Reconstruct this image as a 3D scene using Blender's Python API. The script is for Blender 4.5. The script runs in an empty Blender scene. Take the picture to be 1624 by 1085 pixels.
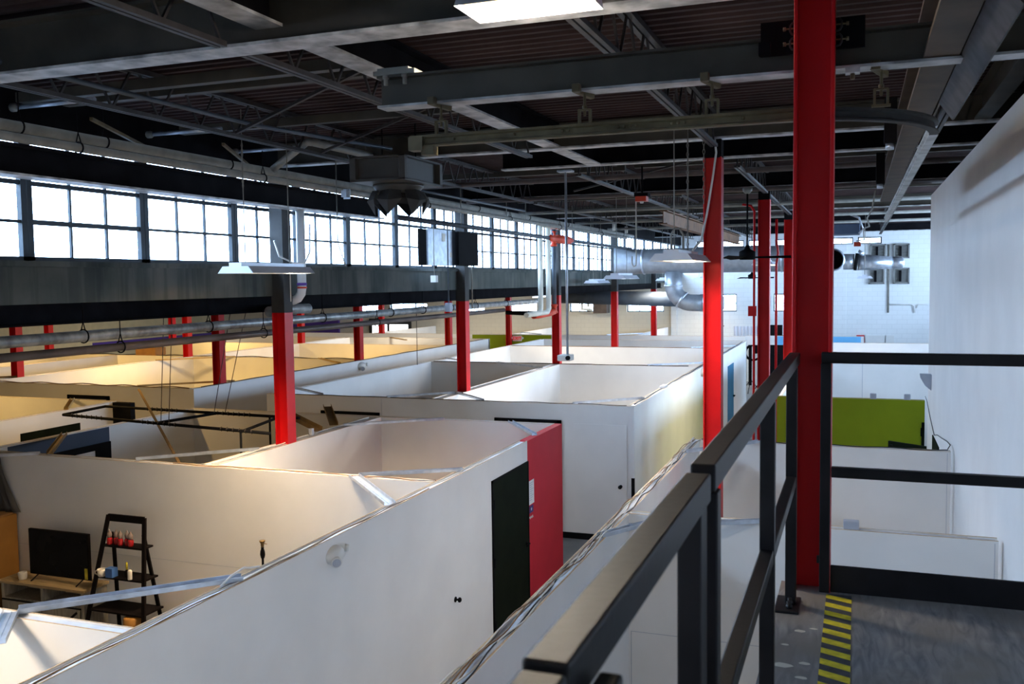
import bpy, bmesh, math, random
from mathutils import Vector, Matrix
random.seed(7)
PI = math.pi
sc = bpy.context.scene
col = sc.collection

# ------------------------------------------------------------------ materials
def new_mat(name):
    m = bpy.data.materials.new(name)
    m.use_nodes = True
    nt = m.node_tree
    return m, nt, nt.nodes['Principled BSDF']

def mat(name, c, rough=.6, metal=0., var=.08, scale=3., bump=0., bscale=40., coat=0., spec=.3, c2=None, stretch=None):
    """procedural surface: base colour broken up by noise (dust, wear) with optional fine bump"""
    m, nt, b = new_mat(name)
    N, L = nt.nodes, nt.links
    tc = N.new('ShaderNodeTexCoord')
    src = tc.outputs['Object']
    if stretch:
        mp = N.new('ShaderNodeMapping'); mp.inputs['Scale'].default_value = stretch
        L.new(src, mp.inputs['Vector']); src = mp.outputs['Vector']
    nz = N.new('ShaderNodeTexNoise'); nz.inputs['Scale'].default_value = scale
    nz.inputs['Detail'].default_value = 5.
    L.new(src, nz.inputs['Vector'])
    rp = N.new('ShaderNodeValToRGB')
    lo = tuple(max(0., x * (1 - var)) for x in c)
    hi = c2 if c2 else tuple(min(1., x * (1 + var)) for x in c)
    rp.color_ramp.elements[0].position = .35; rp.color_ramp.elements[1].position = .65
    rp.color_ramp.elements[0].color = (*lo, 1); rp.color_ramp.elements[1].color = (*hi, 1)
    L.new(nz.outputs['Fac'], rp.inputs['Fac'])
    L.new(rp.outputs['Color'], b.inputs['Base Color'])
    b.inputs['Roughness'].default_value = rough
    b.inputs['Metallic'].default_value = metal
    b.inputs['Specular IOR Level'].default_value = spec
    b.inputs['Coat Weight'].default_value = coat
    if bump:
        n2 = N.new('ShaderNodeTexNoise'); n2.inputs['Scale'].default_value = bscale
        L.new(tc.outputs['Object'], n2.inputs['Vector'])
        bp = N.new('ShaderNodeBump'); bp.inputs['Strength'].default_value = bump; bp.inputs['Distance'].default_value = .01
        L.new(n2.outputs['Fac'], bp.inputs['Height']); L.new(bp.outputs['Normal'], b.inputs['Normal'])
    return m

def emit(name, c, s):
    m, nt, b = new_mat(name)
    b.inputs['Base Color'].default_value = (*c, 1)
    b.inputs['Emission Color'].default_value = (*c, 1)
    b.inputs['Emission Strength'].default_value = s
    return m

def glass_mat():
    m = bpy.data.materials.new('window_glass'); m.use_nodes = True
    nt = m.node_tree; N, L = nt.nodes, nt.links
    for n in list(N):
        if n.type == 'BSDF_PRINCIPLED': N.remove(n)
    out = [n for n in N if n.type == 'OUTPUT_MATERIAL'][0]
    tr = N.new('ShaderNodeBsdfTransparent'); tr.inputs['Color'].default_value = (.96, .98, 1, 1)
    gl = N.new('ShaderNodeBsdfGlossy'); gl.inputs['Roughness'].default_value = .03
    mx = N.new('ShaderNodeMixShader'); mx.inputs[0].default_value = .05
    L.new(tr.outputs[0], mx.inputs[1]); L.new(gl.outputs[0], mx.inputs[2]); L.new(mx.outputs[0], out.inputs['Surface'])
    return m

def plywood_floor():
    m, nt, b = new_mat('painted_deck_floor')
    N, L = nt.nodes, nt.links
    tc = N.new('ShaderNodeTexCoord')
    wv = N.new('ShaderNodeTexNoise'); wv.inputs['Scale'].default_value = 3.2; wv.inputs['Detail'].default_value = 8; wv.inputs['Distortion'].default_value = 1.6
    mp = N.new('ShaderNodeMapping'); mp.inputs['Scale'].default_value = (7, 1.2, 1)
    L.new(tc.outputs['Object'], mp.inputs['Vector']); L.new(mp.outputs['Vector'], wv.inputs['Vector'])
    rp = N.new('ShaderNodeValToRGB')
    rp.color_ramp.elements[0].color = (.11, .11, .125, 1); rp.color_ramp.elements[1].color = (.30, .285, .28, 1)
    rp.color_ramp.elements[0].position = .3; rp.color_ramp.elements[1].position = .72
    L.new(wv.outputs['Fac'], rp.inputs['Fac'])
    n2 = N.new('ShaderNodeTexNoise'); n2.inputs['Scale'].default_value = 3.
    L.new(tc.outputs['Object'], n2.inputs['Vector'])
    mx = N.new('ShaderNodeMix'); mx.data_type = 'RGBA'
    r2 = N.new('ShaderNodeValToRGB'); r2.color_ramp.elements[0].position = .4; r2.color_ramp.elements[1].position = .65
    L.new(n2.outputs['Fac'], r2.inputs['Fac'])
    L.new(r2.outputs['Color'], mx.inputs[0])
    L.new(rp.outputs['Color'], mx.inputs[6]); mx.inputs[7].default_value = (.20, .175, .155, 1)
    L.new(mx.outputs[2], b.inputs['Base Color'])
    b.inputs['Roughness'].default_value = .5
    return m

def concrete_band():
    m, nt, b = new_mat('stained_concrete')
    N, L = nt.nodes, nt.links
    tc = N.new('ShaderNodeTexCoord')
    n1 = N.new('ShaderNodeTexNoise'); n1.inputs['Scale'].default_value = 1.2; n1.inputs['Detail'].default_value = 8
    L.new(tc.outputs['Object'], n1.inputs['Vector'])
    mp = N.new('ShaderNodeMapping'); mp.inputs['Scale'].default_value = (1, 7, .5)
    L.new(tc.outputs['Object'], mp.inputs['Vector'])
    n2 = N.new('ShaderNodeTexNoise'); n2.inputs['Scale'].default_value = 1.; n2.inputs['Detail'].default_value = 4
    L.new(mp.outputs['Vector'], n2.inputs['Vector'])
    r1 = N.new('ShaderNodeValToRGB'); r1.color_ramp.elements[0].color = (.05, .062, .06, 1); r1.color_ramp.elements[1].color = (.12, .125, .115, 1)
    r1.color_ramp.elements[0].position = .3; r1.color_ramp.elements[1].position = .7
    r2 = N.new('ShaderNodeValToRGB'); r2.color_ramp.elements[0].color = (.66, .7, .74, 1); r2.color_ramp.elements[1].color = (1, 1, 1, 1)
    r2.color_ramp.elements[0].position = .36; r2.color_ramp.elements[1].position = .5
    L.new(n1.outputs['Fac'], r1.inputs['Fac']); L.new(n2.outputs['Fac'], r2.inputs['Fac'])
    mx = N.new('ShaderNodeMix'); mx.data_type = 'RGBA'; mx.blend_type = 'MULTIPLY'; mx.inputs[0].default_value = 1
    L.new(r1.outputs['Color'], mx.inputs[6]); L.new(r2.outputs['Color'], mx.inputs[7])
    L.new(mx.outputs[2], b.inputs['Base Color']); b.inputs['Roughness'].default_value = .9; b.inputs['Specular IOR Level'].default_value = .1
    return m

def block_wall(name, c):
    m, nt, b = new_mat(name)
    N, L = nt.nodes, nt.links
    tc = N.new('ShaderNodeTexCoord')
    sx = N.new('ShaderNodeSeparateXYZ'); cx = N.new('ShaderNodeCombineXYZ')
    L.new(tc.outputs['Object'], sx.inputs[0])
    L.new(sx.outputs['X'], cx.inputs['X']); L.new(sx.outputs['Z'], cx.inputs['Y'])
    bk = N.new('ShaderNodeTexBrick'); bk.inputs['Scale'].default_value = 1.
    bk.inputs['Brick Width'].default_value = .4; bk.inputs['Row Height'].default_value = .2; bk.inputs['Mortar Size'].default_value = .008
    bk.inputs['Color1'].default_value = (*c, 1); bk.inputs['Color2'].default_value = (*[x * .97 for x in c], 1)
    bk.inputs['Mortar'].default_value = (*[x * .88 for x in c], 1)
    L.new(cx.outputs[0], bk.inputs['Vector']); L.new(bk.outputs['Color'], b.inputs['Base Color'])
    b.inputs['Roughness'].default_value = .7
    return m

M = {}
M['drywall'] = mat('white_drywall', (.80, .79, .775), .9, var=.03, scale=1.5, bump=.05, bscale=120)
M['drywall_edge'] = mat('drywall_edge', (.55, .42, .28), .9, var=.15, scale=20)
M['track'] = mat('galvanised_track', (.60, .62, .68), .42, .35, var=.12, scale=6)
M['galv'] = mat('galvanised_steel', (.52, .57, .64), .34, .7, var=.15, scale=9)
M['duct'] = mat('duct_metal', (.36, .39, .43), .42, .6, var=.14, scale=5)
M['red'] = mat('red_paint', (.52, .004, .006), .45, var=.10, scale=2.2, spec=.25)
M['red_wall'] = mat('red_wall_paint', (.55, .012, .03), .75, var=.04)
M['col_grey'] = mat('grey_column_paint', (.035, .035, .035), .7, var=.25, scale=3)
M['black'] = mat('black_paint', (.007, .007, .008), .75, var=.2, spec=.05)
M['rail'] = mat('black_rail_enamel', (.011, .0095, .0105), .42, var=.4, scale=5, bump=.04, bscale=60, spec=.22)
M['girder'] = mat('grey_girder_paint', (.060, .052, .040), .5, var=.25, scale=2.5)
M['girder_lit'] = mat('window_lit_girder', (.30, .30, .30), .38, var=.4, scale=6, c2=(.55, .55, .55), spec=.5)  # pale tone paints in the window light on girder undersides
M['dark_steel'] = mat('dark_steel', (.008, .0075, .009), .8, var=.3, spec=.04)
M['joist'] = mat('joist_paint', (.032, .028, .028), .5, var=.3, scale=8)
M['deck'] = mat('roof_deck', (.045, .025, .024), .8, var=.3, scale=1.2)
M['deck_low'] = mat('low_roof_deck', (.03, .03, .035), .7, var=.3, scale=1.2)
M['rust'] = mat('brown_beam', (.065, .040, .023), .6, var=.3, scale=5)
M['rusty'] = mat('rusty_beam', (.12, .055, .022), .65, var=.35, scale=4)
M['track_tan'] = mat('tan_monorail', (.12, .095, .05), .55, var=.25, scale=8)
M['pipe_grey'] = mat('pale_pipe_paint', (.22, .21, .185), .5, var=.15, scale=6)
M['pipe_cream'] = mat('cream_pipe', (.62, .60, .52), .45, var=.08)
M['pipe_brown'] = mat('brown_pipe', (.10, .075, .065), .5, var=.25)
M['pipe_silver'] = mat('silver_jacket', (.36, .37, .37), .42, .5, var=.35, scale=7)
M['pipe_dark'] = mat('dark_pipe', (.06, .075, .095), .45, var=.2)
M['pvc'] = mat('white_pvc', (.62, .64, .66), .35, var=.05)
M['fire_red'] = mat('valve_red', (.55, .05, .02), .45, var=.15)
M['green'] = mat('lime_green_paint', (.235, .30, .004), .75, var=.04)
M['blue_door'] = mat('blue_door_paint', (.03, .19, .36), .5, var=.05)
M['black_door'] = mat('black_door_paint', (.007, .010, .005), .75, var=.2, spec=.05)
M['white_door'] = mat('white_door_paint', (.76, .75, .75), .6, var=.03)
M['navy'] = mat('slate_blue_paint', (.045, .065, .105), .7, var=.08)
M['sky_blue'] = mat('sky_blue_paint', (.16, .48, .80), .7, var=.04)
M['purple'] = mat('purple_paint', (.10, .05, .30), .7, var=.06)
M['far'] = block_wall('painted_block', (.78, .80, .80))
M['far_low'] = block_wall('painted_block_warm_lit', (.70, .66, .56))  # beige tint puts the warm light of the low bay into the colour
M['cream_wall'] = mat('cream_wall_paint', (.66, .56, .34), .8, var=.05)
M['floor'] = mat('grey_concrete_floor', (.20, .20, .20), .45, var=.2, scale=.8)
M['mezz'] = plywood_floor()
M['concrete'] = concrete_band()
M['win_frame'] = mat('dark_window_steel', (.025, .035, .045), .5, var=.3)
M['glass'] = glass_mat()
M['alu'] = mat('white_reflector', (.66, .70, .78), .35, .2, var=.05)
M['lamp_warm'] = emit('lit_tube', (1, .80, .44), 3.)
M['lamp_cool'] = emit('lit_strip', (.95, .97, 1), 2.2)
M['yellow'] = mat('tape_yellow', (.62, .50, .03), .55, var=.2, scale=25)
M['tape_black'] = mat('tape_black', (.05, .05, .06), .6, var=.3, scale=20)
M['cable_w'] = mat('white_cable', (.62, .60, .56), .5, var=.05)
M['cable_b'] = mat('brown_cable', (.22, .13, .07), .5, var=.1)
M['cable_k'] = mat('black_cable', (.02, .02, .022), .5, var=.1)
M['plastic_w'] = mat('white_plastic', (.72, .72, .70), .4, var=.03)
M['box_grey'] = mat('grey_box', (.40, .43, .50), .5, var=.08)
M['paper'] = mat('paper', (.78, .78, .78), .8, var=.02)
M['card'] = mat('cardboard', (.30, .15, .05), .8, var=.12, scale=4)
M['kraft'] = mat('orange_kraft', (.33, .15, .03), .7, var=.12, scale=3)
M['wood_top'] = mat('oak_top', (.34, .24, .12), .55, var=.2, scale=4, stretch=(1, 8, 8))
M['wood_white'] = mat('whitewashed_wood', (.30, .27, .22), .65, var=.2, scale=5, stretch=(8, 8, 1))
M['espresso'] = mat('espresso_wood', (.006, .004, .004), .6, var=.3, spec=.08)
M['screen'] = mat('tv_screen', (.003, .003, .004), .25, var=.1, spec=.06)
M['brass'] = mat('brass', (.16, .10, .04), .35, .6, var=.1)
M['red_glass'] = mat('red_jar', (.35, .01, .012), .12, var=.1, coat=.6)
M['clear'] = mat('clear_lid', (.20, .15, .13), .1, var=.05, coat=.6)
M['mug'] = mat('ceramic', (.62, .58, .50), .3, var=.04)
M['blue_box'] = mat('blue_candle_box', (.05, .13, .36), .5, var=.06)
M['sheet_grey'] = mat('dark_grey_sheet', (.085, .08, .075), .9, var=.2)
M['fabric_white'] = mat('white_cloth', (.74, .74, .78), .9, var=.03)
M['plush'] = mat('white_plush', (.60, .54, .44), .95, var=.15, scale=30, bump=.6, bscale=60)
M['pink'] = mat('dusty_pink', (.36, .14, .12), .8, var=.1)
M['tan_wood'] = mat('pine_batten', (.42, .30, .14), .7, var=.15, scale=6, stretch=(3, 12, 12))
M['brown_wood'] = mat('brown_batten', (.19, .115, .045), .7, var=.15, scale=6)
M['ink'] = mat('ink', (.03, .03, .05), .7, var=.1)
M['purple_card'] = mat('purple_card', (.05, .02, .16), .6, var=.1)
M['exit_red'] = emit('exit_red', (.75, .02, .03), .25)
M['louvre'] = mat('louvre_grey', (.20, .20, .19), .6, var=.15)
M['green_cloth'] = mat('chroma_green', (.03, .45, .06), .8, var=.05)
M['plate'] = mat('steel_plate', (.04, .038, .04), .6, var=.3, scale=10, spec=.1)
M['unit'] = mat('heater_enamel', (.055, .050, .044), .45, .1, var=.1)

# ------------------------------------------------------------------ mesh builder
class MB:
    def __init__(s): s.v = []; s.f = []; s.sm = []
    def add(s, vs, fs, smooth=False):
        o = len(s.v); s.v += [Vector(p) for p in vs]
        for f in fs: s.f.append([i + o for i in f]); s.sm.append(smooth)
        return s
    def box(s, x0, x1, y0, y1, z0, z1):
        return s.add([(x0,y0,z0),(x1,y0,z0),(x1,y1,z0),(x0,y1,z0),(x0,y0,z1),(x1,y0,z1),(x1,y1,z1),(x0,y1,z1)],
                     [(0,3,2,1),(4,5,6,7),(0,1,5,4),(1,2,6,5),(2,3,7,6),(3,0,4,7)])
    def bar(s, p, q, w, h, up=(0,0,1), off=(0,0)):
        """rectangular bar from p to q, w across, h along 'up'; off shifts it (across, up)"""
        p, q = Vector(p), Vector(q); d = (q - p).normalized(); up = Vector(up)
        a = d.cross(up).normalized(); b = a.cross(d).normalized()
        c = a * off[0] + b * off[1]
        P = []
        for e in (p, q):
            for i, j in ((-1,-1),(1,-1),(1,1),(-1,1)): P.append(e + c + a * (i * w / 2) + b * (j * h / 2))
        return s.add(P, [(3,2,1,0),(4,5,6,7),(0,1,5,4),(1,2,6,5),(2,3,7,6),(3,0,4,7)])
    def ibeam(s, p, q, h, w, tw=.012, tf=.016, part='all', up=(0,0,1)):
        """I section hanging from its bottom line p-q"""
        if part in ('all', 'web'): s.bar(p, q, tw, h - 2 * tf, up, (0, h / 2))
        if part in ('all', 'web', 'top'): s.bar(p, q, w, tf, up, (0, h - tf / 2))
        if part in ('all', 'bottom'): s.bar(p, q, w, tf, up, (0, tf / 2))
        return s
    def channel(s, p, q, w, h, t=.004, up=(0,0,1), flip=1):
        s.bar(p, q, w, t, up, (0, -flip * h / 2 + flip * t / 2))
        s.bar(p, q, t, h, up, (-w / 2 + t / 2, 0)); s.bar(p, q, t, h, up, (w / 2 - t / 2, 0))
        return s
    def tube(s, pts, r, n=8, caps=True, smooth=True):
        pts = [Vector(p) for p in pts]
        rs = r if isinstance(r, (list, tuple)) else [r] * len(pts)
        t0 = (pts[1] - pts[0]).normalized()
        ref = Vector((0,0,1)) if abs(t0.z) < .9 else Vector((1,0,0))
        a = t0.cross(ref).normalized(); rings = []; o = len(s.v)
        for i, p in enumerate(pts):
            if i == 0: t = t0
            elif i == len(pts) - 1: t = (pts[i] - pts[i-1]).normalized()
            else: t = ((pts[i+1] - pts[i]).normalized() + (pts[i] - pts[i-1]).normalized()).normalized()
            a = (a - t * a.dot(t)).normalized(); b = t.cross(a)
            for k in range(n):
                an = 2 * PI * k / n; s.v.append(p + (a * math.cos(an) + b * math.sin(an)) * rs[i])
        for i in range(len(pts) - 1):
            for k in range(n):
                s.f.append([o+i*n+k, o+i*n+(k+1) % n, o+(i+1)*n+(k+1) % n, o+(i+1)*n+k]); s.sm.append(smooth)
        if caps:
            s.f.append([o+k for k in reversed(range(n))]); s.sm.append(False)
            e = o + (len(pts)-1) * n; s.f.append([e+k for k in range(n)]); s.sm.append(False)
        return s
    def lathe(s, prof, c, n=20, axis='z', smooth=True, caps=True):
        c = Vector(c); o = len(s.v)
        for r, z in prof:
            for k in range(n):
                an = 2 * PI * k / n; x, y = r * math.cos(an), r * math.sin(an)
                s.v.append(c + (Vector((x, y, z)) if axis == 'z' else Vector((z, x, y)) if axis == 'x' else Vector((x, z, y))))
        flip = axis == 'y'
        for i in range(len(prof) - 1):
            for k in range(n):
                q = [o+i*n+k, o+i*n+(k+1) % n, o+(i+1)*n+(k+1) % n, o+(i+1)*n+k]
                s.f.append(q[::-1] if flip else q); s.sm.append(smooth)
        for i, rev in ((0, True), (len(prof)-1, False)):
            if caps and prof[i][0] > 1e-5:
                q = [o+i*n+k for k in range(n)]
                s.f.append(q[::-1] if rev != flip else q); s.sm.append(False)
        return s
    def prism(s, poly, axis, a, b):
        """poly in the two other axes, extruded along axis from a to b"""
        n = len(poly)
        def P(u, v, w): return {'x': (w, u, v), 'y': (u, w, v), 'z': (u, v, w)}[axis]
        vs = [P(u, v, a) for u, v in poly] + [P(u, v, b) for u, v in poly]
        fs = [list(range(n))[::-1], list(range(n, 2*n))] + [[i, (i+1) % n, n+(i+1) % n, n+i] for i in range(n)]
        return s.add(vs, fs)
    def build(s, name, m, parent=None, loc=None, bevel=0, fix=True):
        off = wl[parent.name] if parent else Vector(loc) if loc is not None else Vector((0,0,0))
        me = bpy.data.meshes.new(name)
        me.from_pydata([v - off for v in s.v], [], s.f)
        for p, q in zip(me.polygons, s.sm): p.use_smooth = q
        if fix:
            bm = bmesh.new(); bm.from_mesh(me); bmesh.ops.recalc_face_normals(bm, faces=bm.faces); bm.to_mesh(me); bm.free()
        me.materials.append(M[m] if isinstance(m, str) else m)
        o = bpy.data.objects.new(name, me); col.objects.link(o)
        if parent: o.parent = parent
        elif loc is not None: o.location = loc
        wl[o.name] = off
        if bevel:
            md = o.modifiers.new('edge', 'BEVEL'); md.width = bevel; md.segments = 2; md.limit_method = 'ANGLE'
        return o
wl = {}

def tag(o, label=None, cat=None, group=None, kind=None):
    if label: o['label'] = label
    if cat: o['category'] = cat
    if group: o['group'] = group
    if kind: o['kind'] = kind
    return o
def thing(name, label, cat, loc=(0,0,0), group=None):
    o = bpy.data.objects.new(name, None); o.empty_display_size = .1
    col.objects.link(o); o.location = loc; wl[o.name] = Vector(loc)
    return tag(o, label, cat, group)
def dup(o, loc=None, label=None, parent=None, group=None):
    c = o.copy(); col.objects.link(c); wl[c.name] = Vector(loc) if loc is not None else wl[o.name]
    if parent: c.parent = parent
    if loc is not None: c.location = loc
    if label: c['label'] = label
    if group: c['group'] = group
    for ch in [x for x in bpy.data.objects if x.parent == o and x.name != c.name]: dup(ch, parent=c)
    return c
def struct(name, mb, m, label=None, cat=None, **k):
    o = mb.build(name, m, **k); return tag(o, label, cat, None, 'structure')

# ------------------------------------------------------------------ camera
cd = bpy.data.cameras.new('camera'); cam = bpy.data.objects.new('camera', cd); col.objects.link(cam)
FPX, YAW, PIT, ROL = 1480.4, .35465, -.06555, -.013038
fw = Vector((-math.sin(YAW)*math.cos(PIT), math.cos(YAW)*math.cos(PIT), math.sin(PIT)))
rt = fw.cross(Vector((0,0,1))).normalized(); up = rt.cross(fw)
r2 = rt*math.cos(ROL) + up*math.sin(ROL); u2 = -rt*math.sin(ROL) + up*math.cos(ROL)
mw = Matrix((( r2.x, u2.x, -fw.x, 0), (r2.y, u2.y, -fw.y, 0), (r2.z, u2.z, -fw.z, 4.67), (0,0,0,1)))
cam.matrix_world = mw
cd.sensor_width = 23.5; cd.sensor_fit = 'HORIZONTAL'; cd.lens = FPX * 23.5 / 1624
cd.clip_start = .05; cd.clip_end = 300
cd.dof.use_dof = True; cd.dof.focus_distance = 12; cd.dof.aperture_fstop = 5.6
sc.camera = cam

# ------------------------------------------------------------------ setting: shell
H = 2.44            # height of the drywall partitions
WX = -7.55          # line of the clerestory windows
struct('floor', MB().box(-33.2, 9.2, -8.2, 43.4, -.2, 0), 'floor')
# corrugated high roof
mb = MB(); ys = []; y = -8.2; zz = 6.58
prof = [(0, 0), (.05, 0), (.065, .045), (.135, .045), (.15, 0)]
pts = []
while y < 43.3:
    for dy, dz in prof[:-1]: pts.append((y + dy, zz + dz))
    y += .15
vs = []; fs = []
for (yy, z) in pts: vs += [(-7.95, yy, z), (9.2, yy, z)]
for i in range(len(pts) - 1): fs.append((2*i, 2*i+1, 2*i+3, 2*i+2))
mb.add(vs, fs); mb.box(-7.95, 9.2, -8.2, 43.4, 6.72, 6.8)
struct('ceiling', mb, 'deck', fix=False)
struct('ceiling_low', MB().box(-33.2, -7.8, -8.2, 43.4, 4.72, 4.85), 'deck_low')
# window wall: concrete band under the sash, wall over it
struct('wall_left', MB().box(-7.90, -7.58, -8.2, 43.2, 4.50, 4.90).box(-7.92, -7.54, -8.2, 43.2, 4.87, 4.925), 'concrete')
struct('trim_1', MB().box(-7.85, -7.6, -8.2, 43.2, 6.18, 6.6), 'dark_steel')
LOWX = [(-24.4, -23.3), (-22.6, -20.5), (-18.5, -17.35), (-16.0, -14.6), (-12.95, -11.55), (-10.15, -8.4)]
def far_left_mesh():
    mb = MB().box(-33.2, -7.9, 43.0, 43.3, 0, 3.14).box(-33.2, -7.9, 43.0, 43.3, 3.6, 4.75)
    xs = [-33.2] + [v for p in LOWX for v in p] + [-7.9]
    for i in range(0, len(xs), 2): mb.box(xs[i], xs[i+1], 43.0, 43.3, 3.14, 3.6)
    return mb
struct('wall_far_left', far_left_mesh(), 'far_low')
fx = [(-6.75, -5.1), (-3.5, -1.85)]
mb = MB().box(-7.9, 9.2, 43.0, 43.3, 0, 3.15).box(-7.9, 9.2, 43.0, 43.3, 3.94, 6.05)
xs = [-7.9] + [v for p in fx for v in p] + [9.2]
for i in range(0, len(xs), 2): mb.box(xs[i], xs[i+1], 43.0, 43.3, 3.15, 3.94)
wx = [(-6.9 + i * 1.15, -6.9 + i * 1.15 + .95) for i in range(7)]
mb.box(-7.9, 9.2, 43.0, 43.3, 6.35, 6.7)
xs = [-7.9] + [v for p in wx for v in p] + [9.2]
for i in range(0, len(xs), 2): mb.box(xs[i], xs[i+1], 43.0, 43.3, 6.05, 6.35)
mb.box(-8.05, -7.8, 42.9, 43.0, 0, 4.7)
mb.box(-.95, -.45, 42.85, 43.0, 0, 6.05)
struct('wall_far', mb, 'far')
struct('wall_side', MB().box(-33.4, -33.2, -8.2, 43.4, 0, 4.8), 'cream_wall')
# partition beside the walkway, taller wall piece behind its top
struct('wall_right', MB().box(1.17, 1.40, -8.2, 17.65, 0, 6.04), 'drywall')
struct('wall_right_upper', MB().box(1.72, 1.95, 3.0, 13.4, 0, 6.58), 'drywall')
# daylight side walls out of the frame with real window openings
mb = MB().box(6.0, 6.2, -8.2, 43.4, 0, 3.4).box(6.0, 6.2, -8.2, 43.4, 6.2, 6.75)
oy = [-8.2]; a = 18.0
while a < 41: oy += [a, a + 2.7]; a += 4.0
oy.append(43.4)
for i in range(0, len(oy), 2): mb.box(6.0, 6.2, oy[i], oy[i+1], 3.4, 6.2)
struct('wall_right_far', mb, 'drywall')
mb = MB().box(-33.2, 9.2, -8.4, -8.2, 0, 6.75)
struct('wall_back', mb, 'drywall')

# ------------------------------------------------------------------ windows
wn = [0]
def window_x(y0, y1, z0, z1, X, nv, hs, t=.05, mt=.024):
    """steel sash in a plane of constant X: frame > muntins and glass"""
    wn[0] += 1
    f = MB().box(X-.03, X+.03, y0, y0+t, z0, z1).box(X-.03, X+.03, y1-t, y1, z0, z1).box(X-.03, X+.03, y0, y1, z0, z0+t*.7).box(X-.03, X+.03, y0, y1, z1-t*.7, z1)
    o = struct(f'window_{wn[0]}', f, 'win_frame')
    g = MB()
    for k in range(1, nv): yy = y0 + t + (y1 - y0 - 2*t) * k / nv; g.box(X-.015, X+.015, yy-mt/2, yy+mt/2, z0, z1)
    for h, w in hs: g.box(X-.018, X+.018, y0, y1, h-w/2, h+w/2)
    if nv > 1 or hs: g.build('muntins', 'win_frame', parent=o)
    MB().box(X-.004, X+.004, y0+.01, y1-.01, z0+.01, z1-.01).build('glass', 'glass', parent=o)
    return o
def window_y(x0, x1, z0, z1, Y, nv, hs, t=.05, mt=.03):
    wn[0] += 1
    f = MB().box(x0, x0+t, Y-.03, Y+.03, z0, z1).box(x1-t, x1, Y-.03, Y+.03, z0, z1).box(x0, x1, Y-.03, Y+.03, z0, z0+t).box(x0, x1, Y-.03, Y+.03, z1-t, z1)
    o = struct(f'window_{wn[0]}', f, 'win_frame')
    g = MB()
    for k in range(1, nv): xx = x0 + (x1-x0)*k/nv; g.box(xx-mt/2, xx+mt/2, Y-.015, Y+.015, z0, z1)
    for h, w in hs: g.box(x0, x1, Y-.018, Y+.018, h-w/2, h+w/2)
    if nv > 1 or hs: g.build('muntins', 'win_frame', parent=o)
    MB().box(x0+.01, x1-.01, Y-.004, Y+.004, z0+.01, z1-.01).build('glass', 'glass', parent=o)
    return o
mul = [-8.2, -6, -4.3, -2.7, -1.1, .6, 2.2, 3.8, 5.42, 7.0, 8.61, 10.26, 11.75, 13.17, 14.84, 16.45, 17.85, 19.5, 21.1, 22.7, 24.3, 25.9, 27.5, 29.1, 30.6, 32.2, 33.8, 35.4, 37, 38.6, 40.2, 41.8, 43.0]
for a, b in zip(mul, mul[1:]):
    window_x(a+.005, b-.005, 4.925, 6.18, -7.67, 3, [(5.31, .05 if abs(a-7.0) < .01 else .028), (5.69, .045)], t=.062)
for a, b in LOWX: window_y(a, b, 3.14, 3.6, 43.12, 3, [(3.4, .02)])
for a, b in fx: window_y(a, b, 3.15, 3.94, 43.12, 2, [(3.52, .03)])
for a, b in wx: window_y(a, b, 6.05, 6.35, 43.12, 2, [])

# ------------------------------------------------------------------ steel columns
def column(name, x, y, z0, z1, label, grey_from=None, w=.205, group=None, head=None):
    """H column, flanges facing along X: web, two flanges"""
    c = thing(name, label, 'column', (x, y, z0), group)
    zt = grey_from or z1
    t = .016
    # web lies across X so the open sides face the camera
    MB().box(x-w/2+t, x+w/2-t, y-.006, y+.006, z0, zt).build('web', 'red', c)
    for s in (-1, 1):
        xa = x + s*w/2; MB().box(min(xa, xa-s*t), max(xa, xa-s*t), y-w/2, y+w/2, z0, zt).build('flange', 'red', c, bevel=.003)
    if grey_from:
        MB().box(x-w/2, x+w/2, y-w/2+.001, y+w/2-.001, zt, z1).build('grey_upper_shaft', 'col_grey', c)
    if head:
        MB().box(x-w/2+.002, x+w/2-.002, y-w/2+.002, y+w/2-.002, z1, head).build('dark_head', 'dark_steel', c)
    return c
rowA = [(11.07, 'nearest red and grey column under the clerestory windows, beside the white downpipe'),
        (17.4, 'red column with grey top under the windows, in front of the sheet metal box'),
        (23.7, 'red column under the windows right behind the pair of cream risers'),
        (30.04, 'red column under the windows with a small high bay lamp right of its top'),
        (36.36, 'farthest red column of the window line, below the big duct')]
for y, lb in rowA: column('steel_column', -7.50, y, 0, 6.2 if y < 31 else 4.9, lb, 4.27)
rowB = {(-13.5, 17.4): 'red column rising from the yellow studio corner, third column from the photo edge at left',
        (-13.5, 23.7): 'slim red column standing in the long white studio wall, left of the nearest grey topped one behind',
        (-13.5, 30.04): 'slim red column just left of the second window line column, deep under the low roof',
        (-13.5, 36.1): 'thin red column in front of the far green wall with the exit sign',
        (-19.55, 17.4): 'red column at far left standing on the corner of a white studio wall',
        (-19.55, 23.7): 'red column under the low roof beside the hanging chains',
        (-19.55, 30.04): 'thin red column under the low roof in front of the purple wall',
        (-19.55, 36.36): 'thinnest red column before the bright far doors',
        (-25.5, 24.0): 'small red column near the yellow side wall, behind the far left column',
        (-25.5, 30.04): 'small red column in front of the yellow wall, left of the hanging chains'}
for (x, y), lb in rowB.items(): column('steel_column', x, y, 0, 4.7, lb)
column('steel_column', -1.58, 11.07, 0, 6.06, head=6.275, label='tall red column behind the walkway handrail with a white cord down its side')
cc = column('steel_column', -1.58, 17.4, 0, 6.06, head=6.275, label='tall red column with red conduits, beside the ceiling fan rod')
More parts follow.
